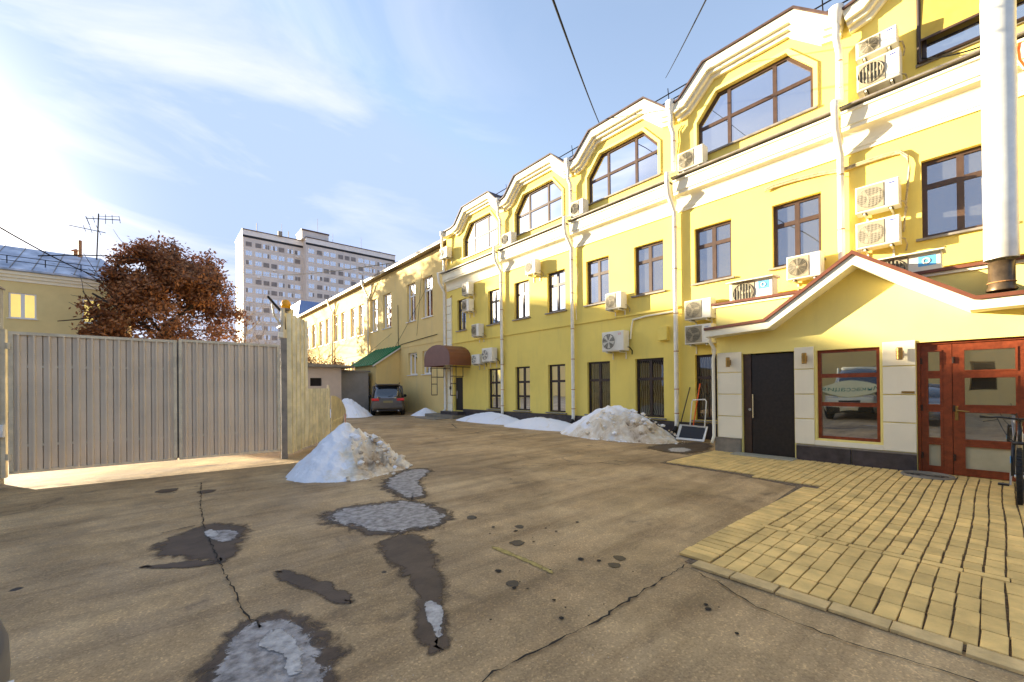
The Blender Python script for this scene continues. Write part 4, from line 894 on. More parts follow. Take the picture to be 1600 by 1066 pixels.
# beacon and arm lamp on the fence top
be = thing("warning_beacon", PA+Vector((.05,.1,3.24)), "amber beacon lamp on top of the tall corrugated fence", "beacon")
MB().lathe(PA+Vector((.05,.1,3.26)),(0,0,1),[(.07,.06),(.095,.08),(.10,.18),(.07,.25),(.001,.27)],14).build("lens", m_amber, be, smooth=True)
MB().lathe(PA+Vector((.05,.1,3.22)),(0,0,1),[(.03,0),(.03,.06),(.09,.07),(.09,.10)],14).build("socket", m_ledge, be)
bk = thing("bracket_arm", PA+Vector((-.1,0,3)), "bent black bracket arm beside the amber beacon", "bracket")
MB().tube([px(418,463,'y',10.3),px(441,489,'y',10.3),px(444,497,'y',10.3),px(445,515,'y',10.3)], .028, 6).build("arm", m_black, bk)
MB().tube([px(425,475,'y',10.3),px(428,492,'y',10.3),px(438,507,'y',10.3),px(444,507,'y',10.3)], .02, 6).build("brace", m_gatef, bk)
MB().cbox(Fr(px(440,524,'y',10.2),(1,0,0),(0,-1,0)), -.07,.03,-.06,.06,0,.06).build("sensor_box", m_ac, bk)

# garage behind the fence
ga = thing("garage_shed", (7,25,0), "low pinkish garage shed with a dark window opening behind the low fence", "garage")
m_gar = mat("pink_beige_render",(.55,.45,.36),.85,var=.08,scale=2)
MB().prism(YP(25), rect(5.2,8.2,0,2.75), -5, 0, [rect(6.5,7.12,1.68,2.14)]).build("wall", m_gar, ga)
MB().box(YP(25), 6.5,7.12,1.68,2.14,-.2,-.15).build("window", m_int, ga)
MB().prism(YP(25), [(4.9,2.752),(8.9,2.752),(8.9,2.86),(4.9,3.0)], -5.4, .35).build("roof", m_ledge, ga)
sd = thing("grey_shed", (8.9,27,0), "narrow grey shed wall between the garage and the old building", "shed")
MB().box(WF, 8.35,10.2,0,2.55,26,30).build("wall", m_grey, sd); MB().box(WF, 8.3,10.3,2.552,2.65,25.9,30.1).build("roof", m_ledge, sd)

# ================================================================== LEFT BUILDING beyond the gate
lb_ = thing("hip_roof_building", (-6,50,0), "long yellow building with a snowy blue metal hip roof beyond the gate", "building")
LY = 48; S = LY/33; FL = YP(LY)
def qz(z): return 1.5+(z-1.5)*S
U0, U1, EZ = -17.0, -1.9, qz(7.75)
wins = [(-5.81*S,-4.85*S),(-3.17*S,-2.1*S),(-8.6*S,-7.6*S),(-11.2*S,-10.2*S)]
MB().prism(FL, rect(U0,U1,0,EZ), -.3, 0, [rect(a,b,qz(5.33),qz(6.66)) for a,b in wins]+[rect(a,b,qz(2.3),qz(3.7)) for a,b in wins], back=False).build("wall", mat("left_yellow_render",(.72,.58,.26),.85,var=.06,scale=1,bump=.1), lb_)
MB().box(WF, U0,U1-.01,0,EZ,LY+9,LY+9.3).box(WF,U0,U0+.3,0,EZ,LY+.31,LY+9).box(WF,U1-.3,U1,0,EZ,LY+.31,LY+9).build("rear_wall", m_yel3, lb_)
glow_blind = mat("glowing_yellow_blind",(.85,.70,.16),.8,var=.1,scale=2); cb_ = glow_blind.node_tree.nodes["Principled BSDF"]; cb_.inputs["Emission Color"].default_value = (1,.80,.22,1); cb_.inputs["Emission Strength"].default_value = .22  # blinds given a faint glow of their own to brighten the shaded windows
for a, b in wins:
    f = window(FL, lb_, rect(a,b,qz(5.33),qz(6.66)), [(a+b)/2], [], -.06, m_white, m_glassG, .10, sill=.1, tm=.2)
    MB().box(FL, a,b,qz(5.33),qz(6.66),-.28,-.26).build("blind", glow_blind, f)
    f = window(FL, lb_, rect(a,b,qz(2.3),qz(3.7)), [(a+b)/2], [], -.06, m_white, m_glassG, .10, sill=.1, tm=.2)
    MB().box(FL, a,b,qz(2.3),qz(3.7),-.28,-.26).build("blind", glow_blind, f)
for z0, z1, w_ in ((EZ-.75,EZ-.5,.08),(EZ-.5,EZ-.28,.2),(EZ-.28,EZ-.02,.32)): MB().box(FL, U0,U1,z0,z1,.0005,w_).build("cornice", m_trim, lb_)
rz = qz(9.75); e = .5
m_lroof = mat("snowy_blue_roof",(.17,.24,.36),.35,var=.3,scale=.8,col2=(.62,.68,.78),bump=.1,detail=7)
V = [(U0-e,LY-e,EZ),(U1+e,LY-e,EZ),(U1+e,LY+9.8,EZ),(U0-e,LY+9.8,EZ),(U0+3,LY+4.6,rz),(U1-1.9,LY+4.6,rz),(U0-e,LY-e,EZ+.14),(U1+e,LY-e,EZ+.14),(U1+e,LY+9.8,EZ+.14),(U0-e,LY+9.8,EZ+.14)]
MB().add(V, [(0,1,2,3),(0,1,7,6),(1,2,8,7),(2,3,9,8),(3,0,6,9),(6,7,5,4),(7,8,5),(8,9,4,5),(9,6,4)]).build("roof", m_lroof, lb_)
dirn = Vector((0, 5.1, rz-EZ-.14))
for k in range(15):
    x = U0+1+k*1.1
    if x > U1-.2: break
    tmax = 1 if x < U1-1.9 else max(.1,(U1+.5-x)/2.4)
    a = Vector((x, LY-e, EZ+.16)); MB().tube([a, a+dirn*min(1,tmax)], .03, 4).build("roof_seam", m_blue if False else m_ledge, lb_)
rr = MB()
for zz in (.35, .7): rr.tube([(U0,LY+.5,EZ+.55+zz),(U1-1,LY+.5,EZ+.55+zz)], .025, 4)
for k in range(8): x = U0+.6+k*1.95; rr.tube([(x,LY+.5,EZ+.5),(x,LY+.5,EZ+1.25)], .03, 4)
rr.build("snow_guard_rail", m_cable, lb_)
MB().add([(-8.6+q[0], LY+.9+q[1]*1.5, EZ+.70+q[1]*.85) for q in ((0,0),(.5,.1),(.9,.9),(1.4,1.8),(1.0,1.9),(.5,1.1))], [(0,1,2,3,4,5)]).build("bare_strip", m_roof, lb_)
MB().tube([px(125,402,'y',LY+2),px(125,376,'y',LY+2)], .12, 8).tube([px(119,400,'y',LY+3),px(119,394,'y',LY+3)], .2, 8).lathe(px(119,393,'y',LY+3),(0,0,1),[(.35,0),(.05,.2)],8).build("vent_pipe", m_ringm, lb_)
lw = thing("low_wing", (-30,50,0), "long low yellow wing beyond the hip roofed building, outside the frame", "building")
MB().box(WF, -62, U0-.01, 0, 6.4, LY+.5, LY+8).build("wall", m_yel3, lw); MB().prism(YP(LY), [(-62.3,6.4),(U0-.55,6.4),(U0-.55,7.2),(-62.3,7.2)], -8.3, -.2).build("roof", m_roof, lw)
an = thing("tv_antenna", px(151,405,'y',LY+4), "tall television antenna mast on the blue hip roof", "antenna")
MB().tube([px(151,406,'y',LY+4),px(154,334,'y',LY+4)], .05, 5).build("mast", m_cable, an)
am = MB()
for a, b, r in (((134,341),(188,344),.035),((155,338),(186,339),.02),((186,338),(188,349),.02),((134,338),(140,352),.03),((165,335),(165,350),.02),((175,336),(176,350),.02),((145,338),(148,348),.02),((108,352),(165,364),.03),((130,352),(134,362),.02),((140,353),(144,364),.02),((150,352),(158,368),.02)): am.tube([px(*a,'y',LY+4),px(*b,'y',LY+4)], r, 4)
am.build("boom", m_cable, an)
# overhead wires
for nm, a, b, s, lb in (("overhead_wire", px(-30,338,'y',20), px(200,440,'y',60), .6, "long sagging wire crossing the snowy roof at the left"),
    ("overhead_wire", px(60,400,'y',30), px(330,440,'y',56), -.9, "looping cable arching above the snowy roof"),
    ("overhead_wire", px(862,-6,'x',3.5), px(936,192,'x',11.9), .05, "dark wire dropping from the top edge to the third dormer roof"),
    ("overhead_wire", px(1106,-6,'x',4.5), px(1040,122,'x',12.6), .02, "thin wire in the sky between the two nearest dormers"),
    ("overhead_wire", px(372,424,'y',100), px(650,405,'y',24), .9, "thin wire crossing in front of the tower block")):
    tag(MB().tube(sag(a, b, s), .010 if 'sky' in lb else .015 if 'dark' in lb else .03, 4).build(nm, m_cable), lb, "wire")

# ================================================================== TOWER BLOCK
tw = thing("tower_block", (50,155,0), "sixteen-storey grey panel apartment tower on the skyline", "apartment block")
def tsec(fr, u0, u1, zt, name):
    MB().box(fr, u0, u1, 0, zt, -16, 0).build("panel_wall", m_conc, tw)
    wm = MB(); gm = MB(); dm = MB(); tm_ = MB(); r = random.Random(int(u0)); FH = 2.9
    for f in range(17):
        z = zt-5.0-f*FH
        if z < 1: break
        tm_.box(fr, u0, u1, z-.55, z-.45, 0, .06)
        u = u0+.6
        while u < u1-1.6:
            k = r.random(); w_ = 1.9
            if k < .72:
                wm.box(fr, u, u+w_, z-.1, z+1.5, 0, .12); n_ = 3 if k < .4 else 2
                for j in range(n_): a = u+.12+j*(w_-.15)/n_; (gm if r.random() < .8 else dm).box(fr, a, a+(w_-.15)/n_-.1, z+.03, z+1.38, .12, .14)
            else: dm.box(fr, u+.15, u+w_-.15, z, z+1.4, 0, .08)
            if r.random() < .09: wm.box(fr, u+.5, u+1.3, z-.9, z-.35, .0, .5)
            u += w_+(.28 if int(u*3) % 3 else .7)
    for nm, m_, mm in (("window_frames", wm, m_towtrim), ("window_glass", gm, m_twg), ("dark_loggias", dm, m_twd), ("floor_band", tm_, m_towtrim)):
        m_.build(nm, mm, tw)['kind'] = 'stuff'
    MB().box(fr, u0-.1, u1+.1, zt-1.6, zt, -.2, .15).build("parapet", m_towtrim, tw); MB().box(fr, u0-.1, u1+.1, zt-2.3, zt-1.62, .0, .1).build("parapet_black_band", m_black, tw)  # solid black band on the wall below the parapet
    MB().box(fr, u0-.2, u1+.2, zt, zt+.25, -16, .3).build("roof_edge", m_roof, tw)
m_twg = glassmat("tower_glass", (.30,.36,.44), .5); m_twd = mat("loggia_dark",(.24,.22,.21),.7,var=.3,scale=1)
tsec(YP(152), 20.4, 38.0, 51.5, "a"); tsec(YP(148), 37.55, 68.6, 51.7, "b")
MB().box(WF, 36.6,45.0,51.5,54.3,149,156).build("lift_house", m_conc, tw); MB().box(WF, 36.4,45.2,54.3,54.7,148.8,156.2).build("lift_house_roof", m_roof, tw)
for x, h in ((24,2.0),(31,3.5),(33,1.5),(47,4),(53,1.2),(57,5),(64,1.3),(42,6)): MB().tube([(x,151,51.5),(x,151,52+h+(2 if 38<x<45 else 0))], .12 if h < 3 else .06, 5).build("roof_mast", m_ledge, tw)
for x in (30, 54.5, 62): MB().box(WF, x,x+1.2,51.6,53.0,151,152).build("vent_stack", m_grey, tw)

# ================================================================== TREES
m_bark = mat("dark_bark", (.055,.04,.03), .9, var=.3, scale=8, bump=.6, bscale=20)
m_bark2 = mat("pale_bark", (.30,.24,.18), .9, var=.2, scale=8)
def leafmat(name, c1, c2):
    m = bpy.data.materials.new(name); m.use_nodes = True; t = m.node_tree; b = t.nodes['Principled BSDF']; b.inputs['Roughness'].default_value = .8
    ge = nd(t,'ShaderNodeNewGeometry'); r = nd(t,'ShaderNodeMapRange'); x = nd(t,'ShaderNodeMixRGB'); x.inputs[1].default_value = c1+(1,); x.inputs[2].default_value = c2+(1,)
    t.links.new(ge.outputs['Random Per Island'], x.inputs[0]); t.links.new(x.outputs[0], b.inputs['Base Color']); return m
def tree(name, base, h, spread, label, leaves, ls, lm, bark, seed, depth=5, r0=.22, cloud=.5, env=None, trunk=.25, lean=(0,0), group=None, bn=4):
    r = random.Random(seed); t = thing(name, base, label, "tree", group); base = Vector(base); mb = MB(); tips = []
    def inside(q): 
        if env is None: return True
        k = (q.z-env[2])/env[4]; w_ = env[3]*math.sqrt(max(0, 1-max(0, k)**.95))*(1+.28*noise.noise(Vector((q.x*.5, q.y*.5, q.z*.55)))*2)
        return k < 1 and math.hypot(q.x-env[0]-env[5]*k, q.y-env[1]) < w_
    def branch(p, d, ln, rad, lv):
        if lv > 1 and not inside(p): return
        pts = [p]; n = 4; q = p.copy(); dd = d.copy()
        for i in range(n):
            dd = (dd+Vector((r.uniform(-.18,.18), r.uniform(-.18,.18), r.uniform(-.05,.14)))).normalized(); q = q+dd*ln/n; pts.append(q.copy())
            if lv >= 2 and inside(q): tips.append(q.copy())
        mb.tube(pts, [rad*(1-.5*i/n) for i in range(n+1)], 7 if lv < 2 else 3, cap=False)
        if lv < depth:
            for k in range(bn if lv else 6):
                f = r.uniform(.35, 1); i = min(n-1, int(f*n)); bp_ = pts[i].lerp(pts[i+1], f*n-i) if i < n else pts[-1]
                a = r.uniform(0, 2*math.pi); ax = dd.orthogonal().normalized(); ax.rotate(Matrix.Rotation(a, 3, dd)); nd_ = (dd*r.uniform(.55,1.)+ax*r.uniform(.6,1.)*spread).normalized()
                branch(bp_, nd_, ln*r.uniform(.55,.78), rad*.5*r.uniform(.8,1.1), lv+1)
    branch(base, Vector((lean[0], lean[1], 1)).normalized(), h*.42, r0, 0)
    mb.build("trunk", bark, t, smooth=True, fix=False)
    if leaves:
        zmin = base.z+h*trunk; tips = [q for q in tips if q.z > zmin]; V = []; Fc = []
        if env:
            for _ in range(len(tips)):
                a = r.uniform(0, 2*math.pi); q = Vector((env[0]+math.cos(a)*env[3]*math.sqrt(r.random())*1.0, env[1]+math.sin(a)*env[3]*math.sqrt(r.random()), r.uniform(env[2]-.5, env[2]+env[4]*.75)))
                if inside(q): tips.append(q)
        cl = [r.choice(tips)+Vector((r.gauss(0,.25),r.gauss(0,.25),r.gauss(0,.2))) for _ in range(int(leaves/26))]
        for c in cl:
            for _ in range(26):
                q = c+Vector((r.gauss(0,cloud),r.gauss(0,cloud),r.gauss(0,cloud*.8)))
                a = Vector((r.uniform(-1,1),r.uniform(-1,1),r.uniform(-1,1))).normalized(); b = a.orthogonal().normalized(); s = ls*r.uniform(.6,1.3); k = len(V)
                V += [q-a*s, q+b*s*.55, q+a*s, q-b*s*.55]; Fc.append((k,k+1,k+2,k+3))
        m_ = MB(); m_.v = V; m_.f = Fc; m_.build("foliage", lm, t, fix=False)['kind'] = 'stuff'
    return t
m_dry = leafmat("dry_brown_leaves", (.42,.17,.05), (.16,.06,.022)); m_dry2 = leafmat("orange_dry_leaves", (.40,.17,.04), (.16,.06,.02))
tree("dry_leaf_tree", (.9,44,0), 16.5, .95, "large tree still full of dry brown leaves behind the gate", 36000, .15, m_dry, m_bark, 21, 4, .30, .27, trunk=.22, env=(.75,44,4.6,5.2,10.8,.7))
tree("young_tree", (8.6,31,0), 6.2, .7, "young tree with orange brown leaves behind the garage shed", 3600, .085, m_dry2, m_bark, 5, 3, .09, .22, trunk=.3)
for i, (x, y, h, sd_, lb) in enumerate(((8.2,52,15,3,"bare pale tree right of the brown tree, tallest of the leafless ones"),(12,50,10,9,"bare tree in front of the tower's lower left, behind the gate"),(6.2,60,13,12,"bare thin tree just right of the brown tree crown"))):
    tree("bare_tree", (x,y,0), h, .9, lb, 0, 0, None, m_bark2, sd_, 4, .16, group="leafless trees behind the gate", bn=4)

# ================================================================== SNOW
def heap(name, cx, cy, rx, ry, rot, h, seed, label, m, dirtdir=None, pw=1.25, n=90, rough=.10, peak=(0,0), lumps=0):
    r = random.Random(seed); V = []; D_ = []; c, s = math.cos(rot), math.sin(rot)
    for j in range(n+1):
        for i in range(n+1):
            x, y = i/n*2.3-1.15, j/n*2.3-1.15; a = math.atan2(y, x); rr = math.hypot(x, y)
            edge = 1+.14*noise.noise(Vector((math.cos(a)*1.6, math.sin(a)*1.6, seed)))+.05*noise.noise(Vector((math.cos(a)*7, math.sin(a)*7, seed)))
            px_, py_ = x-peak[0]*(1-min(1,rr)), y-peak[1]*(1-min(1,rr)); q = math.hypot(px_, py_)/edge
            z = h*max(0, 1-q**pw) if q < 1 else 0
            dz = 0
            if q < 1.0:
                nn = noise.fractal(Vector((x*rx*1.6, y*ry*1.6, seed*3.1)), 1.0, 2.0, 6)
                dside = 0 if dirtdir is None else max(0, min(1, (x*dirtdir[0]+y*dirtdir[1])*1.5+.25))
                z += min(1, (1-q)*4)*(nn*rough*(.55+1.6*dside)*h+.05*h*noise.fractal(Vector((x*8, y*8, seed)), 1., 2., 4)*(1+2*dside) + dside*.10*h*abs(noise.noise(Vector((x*9, y*9, seed)))))
                if dirtdir: z -= .26*h*math.exp(-((x-dirtdir[0]*.42)**2+(y-dirtdir[1]*.42)**2)/.035)
                dz = dside*.75+(.55*math.exp(-((x-dirtdir[0]*.42)**2+(y-dirtdir[1]*.42)**2)/.05) if dirtdir else 0)+.35*max(0, noise.noise(Vector((x*5, y*5, seed+7))))
            wx, wy = cx+(x*rx*c-y*ry*s), cy+(x*rx*s+y*ry*c); V.append((wx, wy, max(-.02, z-.012 if q >= .99 else z+.002))); D_.append(dz)
    mb = MB(); W_ = n+1; mb.add(V, [(j*W_+i, j*W_+i+1, (j+1)*W_+i+1, (j+1)*W_+i) for j in range(n) for i in range(n) if max(V[k][2] for k in (j*W_+i, j*W_+i+1, (j+1)*W_+i+1, (j+1)*W_+i)) > -.005])
    if lumps:
        for _ in range(lumps):
            a = r.uniform(-1.3, 1.3)+math.atan2(dirtdir[1], dirtdir[0]); q = r.uniform(.25, 1.08); x, y = q*math.cos(a), q*math.sin(a)
            z = h*max(0, 1-q**pw); s_ = (.010+.06*r.random()**3.5)*(1.4 if q < .9 else .8); k = len(mb.v)
            wx, wy = cx+(x*rx*c-y*ry*s), cy+(x*rx*s+y*ry*c); P = []
            for a_, b_ in ((0,90),(0,20),(72,10),(144,25),(216,5),(288,20),(30,-40),(110,-35),(190,-45),(270,-40)):
                P.append((wx+s_*r.uniform(.7,1.2)*math.cos(R(a_))*math.cos(R(b_)), wy+s_*r.uniform(.7,1.2)*math.sin(R(a_))*math.cos(R(b_)), max(.004, z+s_*.7*math.sin(R(b_))*r.uniform(.7,1.2)+s_*.3)))
            mb.add(P, [(0,1,2),(0,2,3),(0,3,4),(0,4,5),(0,5,1),(1,6,2),(2,6,7),(2,7,3),(3,7,8),(3,8,4),(4,8,9),(4,9,5),(5,9,1),(1,9,6)]); D_ += [r.uniform(.15, .95)]*10
    o = mb.build(name, m, fix=False, smooth=False)
    at = o.data.attributes.new("dirt", 'FLOAT', 'POINT')
    for i, d_ in enumerate(D_[:len(o.data.vertices)]): at.data[i].value = d_
    for p in o.data.polygons[:(n*n if not lumps else len(o.data.polygons)-14*lumps)]: p.use_smooth = True
    return tag(o, label, "snow heap")
heap("snow_heap", 2.72, 7.78, 1.12, .95, .35, .86, 4, "pointed dirty snow heap in front of the corrugated fence", m_snow, (.55,-.8), 1.05, peak=(.02,.28), lumps=150)
heap("snow_heap", 10.42, 7.35, 1.05, 2.0, 0, .93, 9, "big dirty snow heap before the ground floor windows", m_snow, (-.55,-.6), 1.35, peak=(.1,.15), lumps=130)
heap("snow_bank", 10.75, 10.9, .75, 1.9, .12, .38, 13, "low clean snow bank along the plinth, nearest of the two", m_snow2, None, 1.6)
heap("snow_bank", 11.0, 14.3, .70, 2.2, .08, .44, 17, "low clean snow bank along the plinth, nearest to the canopy steps", m_snow2, None, 1.5)
heap("snow_heap", 11.3, 20.6, .8, .8, 0, .42, 23, "small white snow heap left of the canopy steps", m_snow2, None, 1.2)
heap("snow_heap", 7.9, 23.2, 1.1, 1.7, .1, 1.0, 29, "white snow heap left of the brown parked car", m_snow2, None, 1.3)
cr = MB(); r = random.Random(3)
for _ in range(150):
    if r.random() < .6: x, y = 2.72+r.gauss(0,.9), 7.2+r.gauss(0,.7)
    else: x, y = r.uniform(1.0, 9), r.uniform(1.5, 7)
    s_ = r.uniform(.006,.02); cr.add([(x-s_,y-s_,.001),(x+s_,y-s_,.001),(x+s_*.7,y+s_,.001),(x-s_,y+s_*.8,.001),(x,y,s_*1.2)], [(0,1,4),(1,2,4),(2,3,4),(3,0,4)])
tag(cr.build("ice_crumbs", m_icew, fix=False), "scattered white crumbs of ice on the asphalt", "ice crumbs", kind='stuff')

# ================================================================== SHOVELS
sp = thing("snow_pusher", (11.2,5.4,0), "white snow pusher scoop with a bent tube handle leaning by the plinth", "snow shovel")
FS = XP(11.15)
MB().add([FS(5.80,.02,.25),FS(5.02,.02,.25),FS(5.02,.40,.02),FS(5.80,.42,.02),FS(5.74,.07,.20),FS(5.08,.07,.20),FS(5.08,.36,.0),FS(5.74,.38,.0),FS(5.80,.02,.22),FS(5.02,.02,.22),FS(5.02,.40,-.01),FS(5.80,.42,-.01)], [(0,1,5,4),(1,2,6,5),(2,3,7,6),(3,0,4,7),(0,1,9,8),(1,2,10,9),(2,3,11,10),(3,0,8,11)]).build("rim", m_white, sp)
MB().add([FS(5.74,.07,.20),FS(5.08,.07,.20),FS(5.08,.36,.0),FS(5.74,.38,.0)],[(0,1,2,3)]).build("scoop", m_black, sp)
MB().tube([FS(5.50,.40,.02),FS(5.50,1.05,-.10),FS(5.48,1.10,-.11),FS(5.14,1.12,-.11),FS(5.10,1.06,-.10),FS(5.10,.40,.02)], .016, 6).build("handle", m_white, sp)
s2 = thing("black_pole", (11.3,5.75,0), "thin black pole leaning on the wall beside the snow pusher", "pole")
MB().tube([FS(5.85,.02,.1),FS(5.70,1.45,-.40)], .016, 6).build("shaft", m_black, s2)
s3 = thing("orange_shovel", (11.3,5.5,0), "shovel with an orange shaft and dark grip behind the snow pusher", "shovel")
MB().tube([FS(5.45,.30,-.02),FS(5.40,1.55,-.38)], .018, 6).build("shaft", m_orange, s3)
MB().tube([FS(5.46,1.28,-.34),FS(5.40,1.18,-.30),FS(5.34,1.28,-.34)], .02, 6).build("grip", m_black, s3)
MB().box(FS, 5.30,5.60,.02,.34,-.04,-.02).build("blade", m_ledge, s3)

# ================================================================== VEHICLES
m_tyre = mat("tyre_rubber",(.012,.012,.012),.8,var=.2); m_rim = mat("wheel_rim",(.45,.45,.45),.3,metal=.8,var=.05)
m_cglass = glassmat("car_glass",(.015,.017,.02),.10); m_tail = mat("tail_lamp_red",(.62,.015,.012),.15,var=.1,spec=.7); m_head = mat("headlamp_clear",(.55,.57,.58),.1,var=.1,spec=.8)
def loft(fr, secs, close=False):
    mb = MB(); n = len(secs[0][1]); V = []
    for x, ring in secs: V += [fr(y, z, x) for y, z in ring]
    f = [(i*n+j, i*n+j+1, (i+1)*n+j+1, (i+1)*n+j) for i in range(len(secs)-1) for j in range(n-1)]
    f += [tuple(range(n)), tuple(range((len(secs)-1)*n, len(secs)*n))]
    return mb.add(V, f)
def car(name, loc, ang, label, body, Lc=4.6, Wc=1.88, H=1.70, van=False, cat="car"):
    t = thing(name, loc, label, cat); fx = Vector((math.cos(ang), math.sin(ang), 0)); fr = Fr(loc, Vector((-fx.y, fx.x, 0)), fx)   # u = left side, w = forward
    hw = Wc/2; zb = .24
    def ring(w_, bl, tp, zbx=zb): return [(-w_*.90, zbx), (-w_*.985, zbx+.12), (-w_, (zbx+bl)/2), (-w_*.965, bl), (-w_*.86, (bl+tp*2)/3 if tp > bl else tp), (-w_*.45, tp), (0, tp+.015), (w_*.45, tp), (w_*.86, (bl+tp*2)/3 if tp > bl else tp), (w_*.965, bl), (w_, (zbx+bl)/2), (w_*.985, zbx+.12), (w_*.90, zbx)]
    BL = 1.0 if not van else 1.12
    if not van: st = [(0,.78,.62,.72,.42),(.05,.90,.85,.95,.34),(.25,.97,BL-.02,BL+.02,zb),(.9,1,BL,BL+.02,zb),(2.0,1,BL-.02,BL,zb),(3.1,1,BL-.04,BL-.01,zb),(Lc-1.15,.985,.94,1.02,zb),(Lc-.5,.93,.84,.92,zb),(Lc-.12,.80,.68,.76,.26),(Lc,.62,.52,.58,.34)]
    else: st = [(0,.9,.9,1.0,.34),(.06,.97,1.0,1.1,.3),(.6,1,BL,BL+.02,zb),(2.5,1,BL,BL+.02,zb),(Lc-1.3,1,BL,BL+.03,zb),(Lc-.7,.98,1.04,1.10,zb),(Lc-.18,.90,.84,.90,.26),(Lc,.78,.62,.68,.32)]
    b = loft(fr, [(x, ring(hw*k, bl, tp, z_)) for x, k, bl, tp, z_ in st]).build("body", body, t, smooth=True)
    b.modifiers.new("s", 'SUBSURF').levels = 2; b.modifiers['s'].render_levels = 2
    def gr(w0_, w1_, z0, z1): return [(-w0_, z0), (-(w0_+w1_)/2-.02, (z0+z1)/2), (-w1_, z1-.04), (-w1_*.7, z1), (0, z1+.02), (w1_*.7, z1), (w1_, z1-.04), ((w0_+w1_)/2+.02, (z0+z1)/2), (w0_, z0)]
    if not van: gs = [(.10,hw*.80,hw*.72,BL-.04,BL+.02),(.50,hw*.90,hw*.70,BL-.04,H-.12),(.85,hw*.92,hw*.72,BL-.04,H),(2.3,hw*.93,hw*.74,BL-.04,H),(2.95,hw*.92,hw*.70,BL-.05,H-.12),(3.65,hw*.86,hw*.70,BL-.06,BL+.0)]
    else: gs = [(.05,hw*.93,hw*.86,BL-.04,H-.15),(.2,hw*.96,hw*.88,BL-.04,H),(Lc-2.4,hw*.96,hw*.86,BL-.04,H),(Lc-1.95,hw*.95,hw*.80,BL-.05,H-.12),(Lc-1.0,hw*.88,hw*.72,BL-.06,BL+.02)]
    gh = loft(fr, [(x, gr(a, b_, z0, z1)) for x, a, b_, z0, z1 in gs]).build("windows", m_cglass, t, smooth=True); gh.modifiers.new("s",'SUBSURF').levels = 1; gh.modifiers['s'].render_levels = 1
    i0 = 2 if not van else 1; r0, r1 = gs[i0-1][0]+.12, gs[i0+1][0]+.15
    rs = [(x, [(-w_, z-.05), (-w_*.9, z+.012), (0, z+.03), (w_*.9, z+.012), (w_, z-.05)]) for x, w_, z in ((r0,hw*.72,H-.06),(r0+.3,hw*.76,H+.0),((r0+r1)/2,hw*.77,H+.005),(r1-.25,hw*.76,H),(r1,hw*.70,H-.05))]
    loft(fr, rs).build("roof", body, t, smooth=True)
    for s in (-1, 1):
        MB().tube([fr(s*hw*.90,BL-.02,.35 if not van else .1),fr(s*hw*.80,H-.10,.62 if not van else .2)], .05, 5).build("rear_pillar", body, t, smooth=True)
        MB().tube([fr(s*hw*.88,BL-.02,gs[-1][0]-.05),fr(s*hw*.755,H-.07,gs[-2][0]-.02)], .035, 5).build("front_pillar", body, t, smooth=True)
        MB().tube([fr(s*hw*.955,BL-.02,1.9),fr(s*hw*.77,H-.06,1.95)], .035, 5).build("middle_pillar", body, t, smooth=True)
        if not van: MB().tube([fr(s*hw*.70,H+.04,.75),fr(s*hw*.72,H+.09,.95),fr(s*hw*.72,H+.09,2.2),fr(s*hw*.70,H+.03,2.4)], .018, 6).build("roof_rail", m_black, t)
        MB().lathe(fr(s*(hw+.11),BL+.05,gs[-2][0]+.2),fr.w,[(.001,-.06),(.08,-.05),(.10,0),(.07,.07),(.001,.09)],10).build("mirror", m_black, t, smooth=True)
        for w_, nm in ((.88,'rear'),(Lc-.95,'front')):
            c = fr(s*(hw-.13), .34, w_); ax = fr.u*s
            wh = MB().lathe(c, ax, [(.20,-.11),(.33,-.10),(.345,-.06),(.345,.08),(.32,.12),(.22,.125)], 26).build("wheel", m_tyre, t, smooth=True)
            rm_ = MB().lathe(c, ax, [(.225,.11),(.21,.08),(.05,.10),(.001,.11)], 20)
            for k in range(5): a = 2*math.pi*k/5; d_ = Vector((0,0,1))*math.cos(a)+fr.w*math.sin(a); rm_.tube([c+ax*.115+d_*.03, c+ax*.115+d_*.21], .026, 5)
            rm_.build("rim", m_rim, wh, smooth=True)
        # lamps
        def lamp(x, y0, y1, z0, z1, fwd, nm, m_):
            cs = 1 if fwd else -1
            MB().cbox(Fr(fr(0,0,x), fr.u*s, fr.w*cs), y0, y1, z0, z1, -.12, .02, .018).build(nm, m_, t, bevel=.01)
        if not van: lamp(.035, hw*.50, hw*.93, .82, .96, False, "tail_lamp", m_tail); lamp(Lc-.20, hw*.42, hw*.80, .64, .78, True, "headlamp", m_head)
        else: lamp(Lc-.22, hw*.50, hw*.86, .74, .94, True, "headlamp", m_head); lamp(.02, hw*.80, hw*.95, .8, 1.3, False, "tail_lamp", m_tail)
    MB().box(Fr(fr(0,0,.035),fr.u,-fr.w), -.26,.26,.72,.83,-.1,.055).build("number_plate", m_plate if not van else m_white, t)
    MB().box(Fr(fr(0,0,Lc),fr.u,fr.w), -.26,.26,.40,.51,-.15,.02).build("number_plate", m_white, t)
    if not van:
        MB().cbox(Fr(fr(0,0,.10),fr.u,-fr.w), -hw*.88,hw*.88,.36,.62,-.2,.10,.05).build("rear_bumper", body, t, bevel=.03); MB().cbox(Fr(fr(0,0,.12),fr.u,-fr.w), -hw*.80,hw*.80,.24,.37,-.2,.09,.03).build("lower_valance", m_black, t)
        MB().tube([fr(-.55,.28,.08),fr(-.55,.28,.0)], .04, 8).tube([fr(.55,.28,.08),fr(.55,.28,.0)], .04, 8).build("exhaust", m_rim, t)
        MB().tube([fr(.0,BL+.06,.07),fr(-.28,BL+.10,.10)], .012, 5).build("rear_wiper", m_black, t)
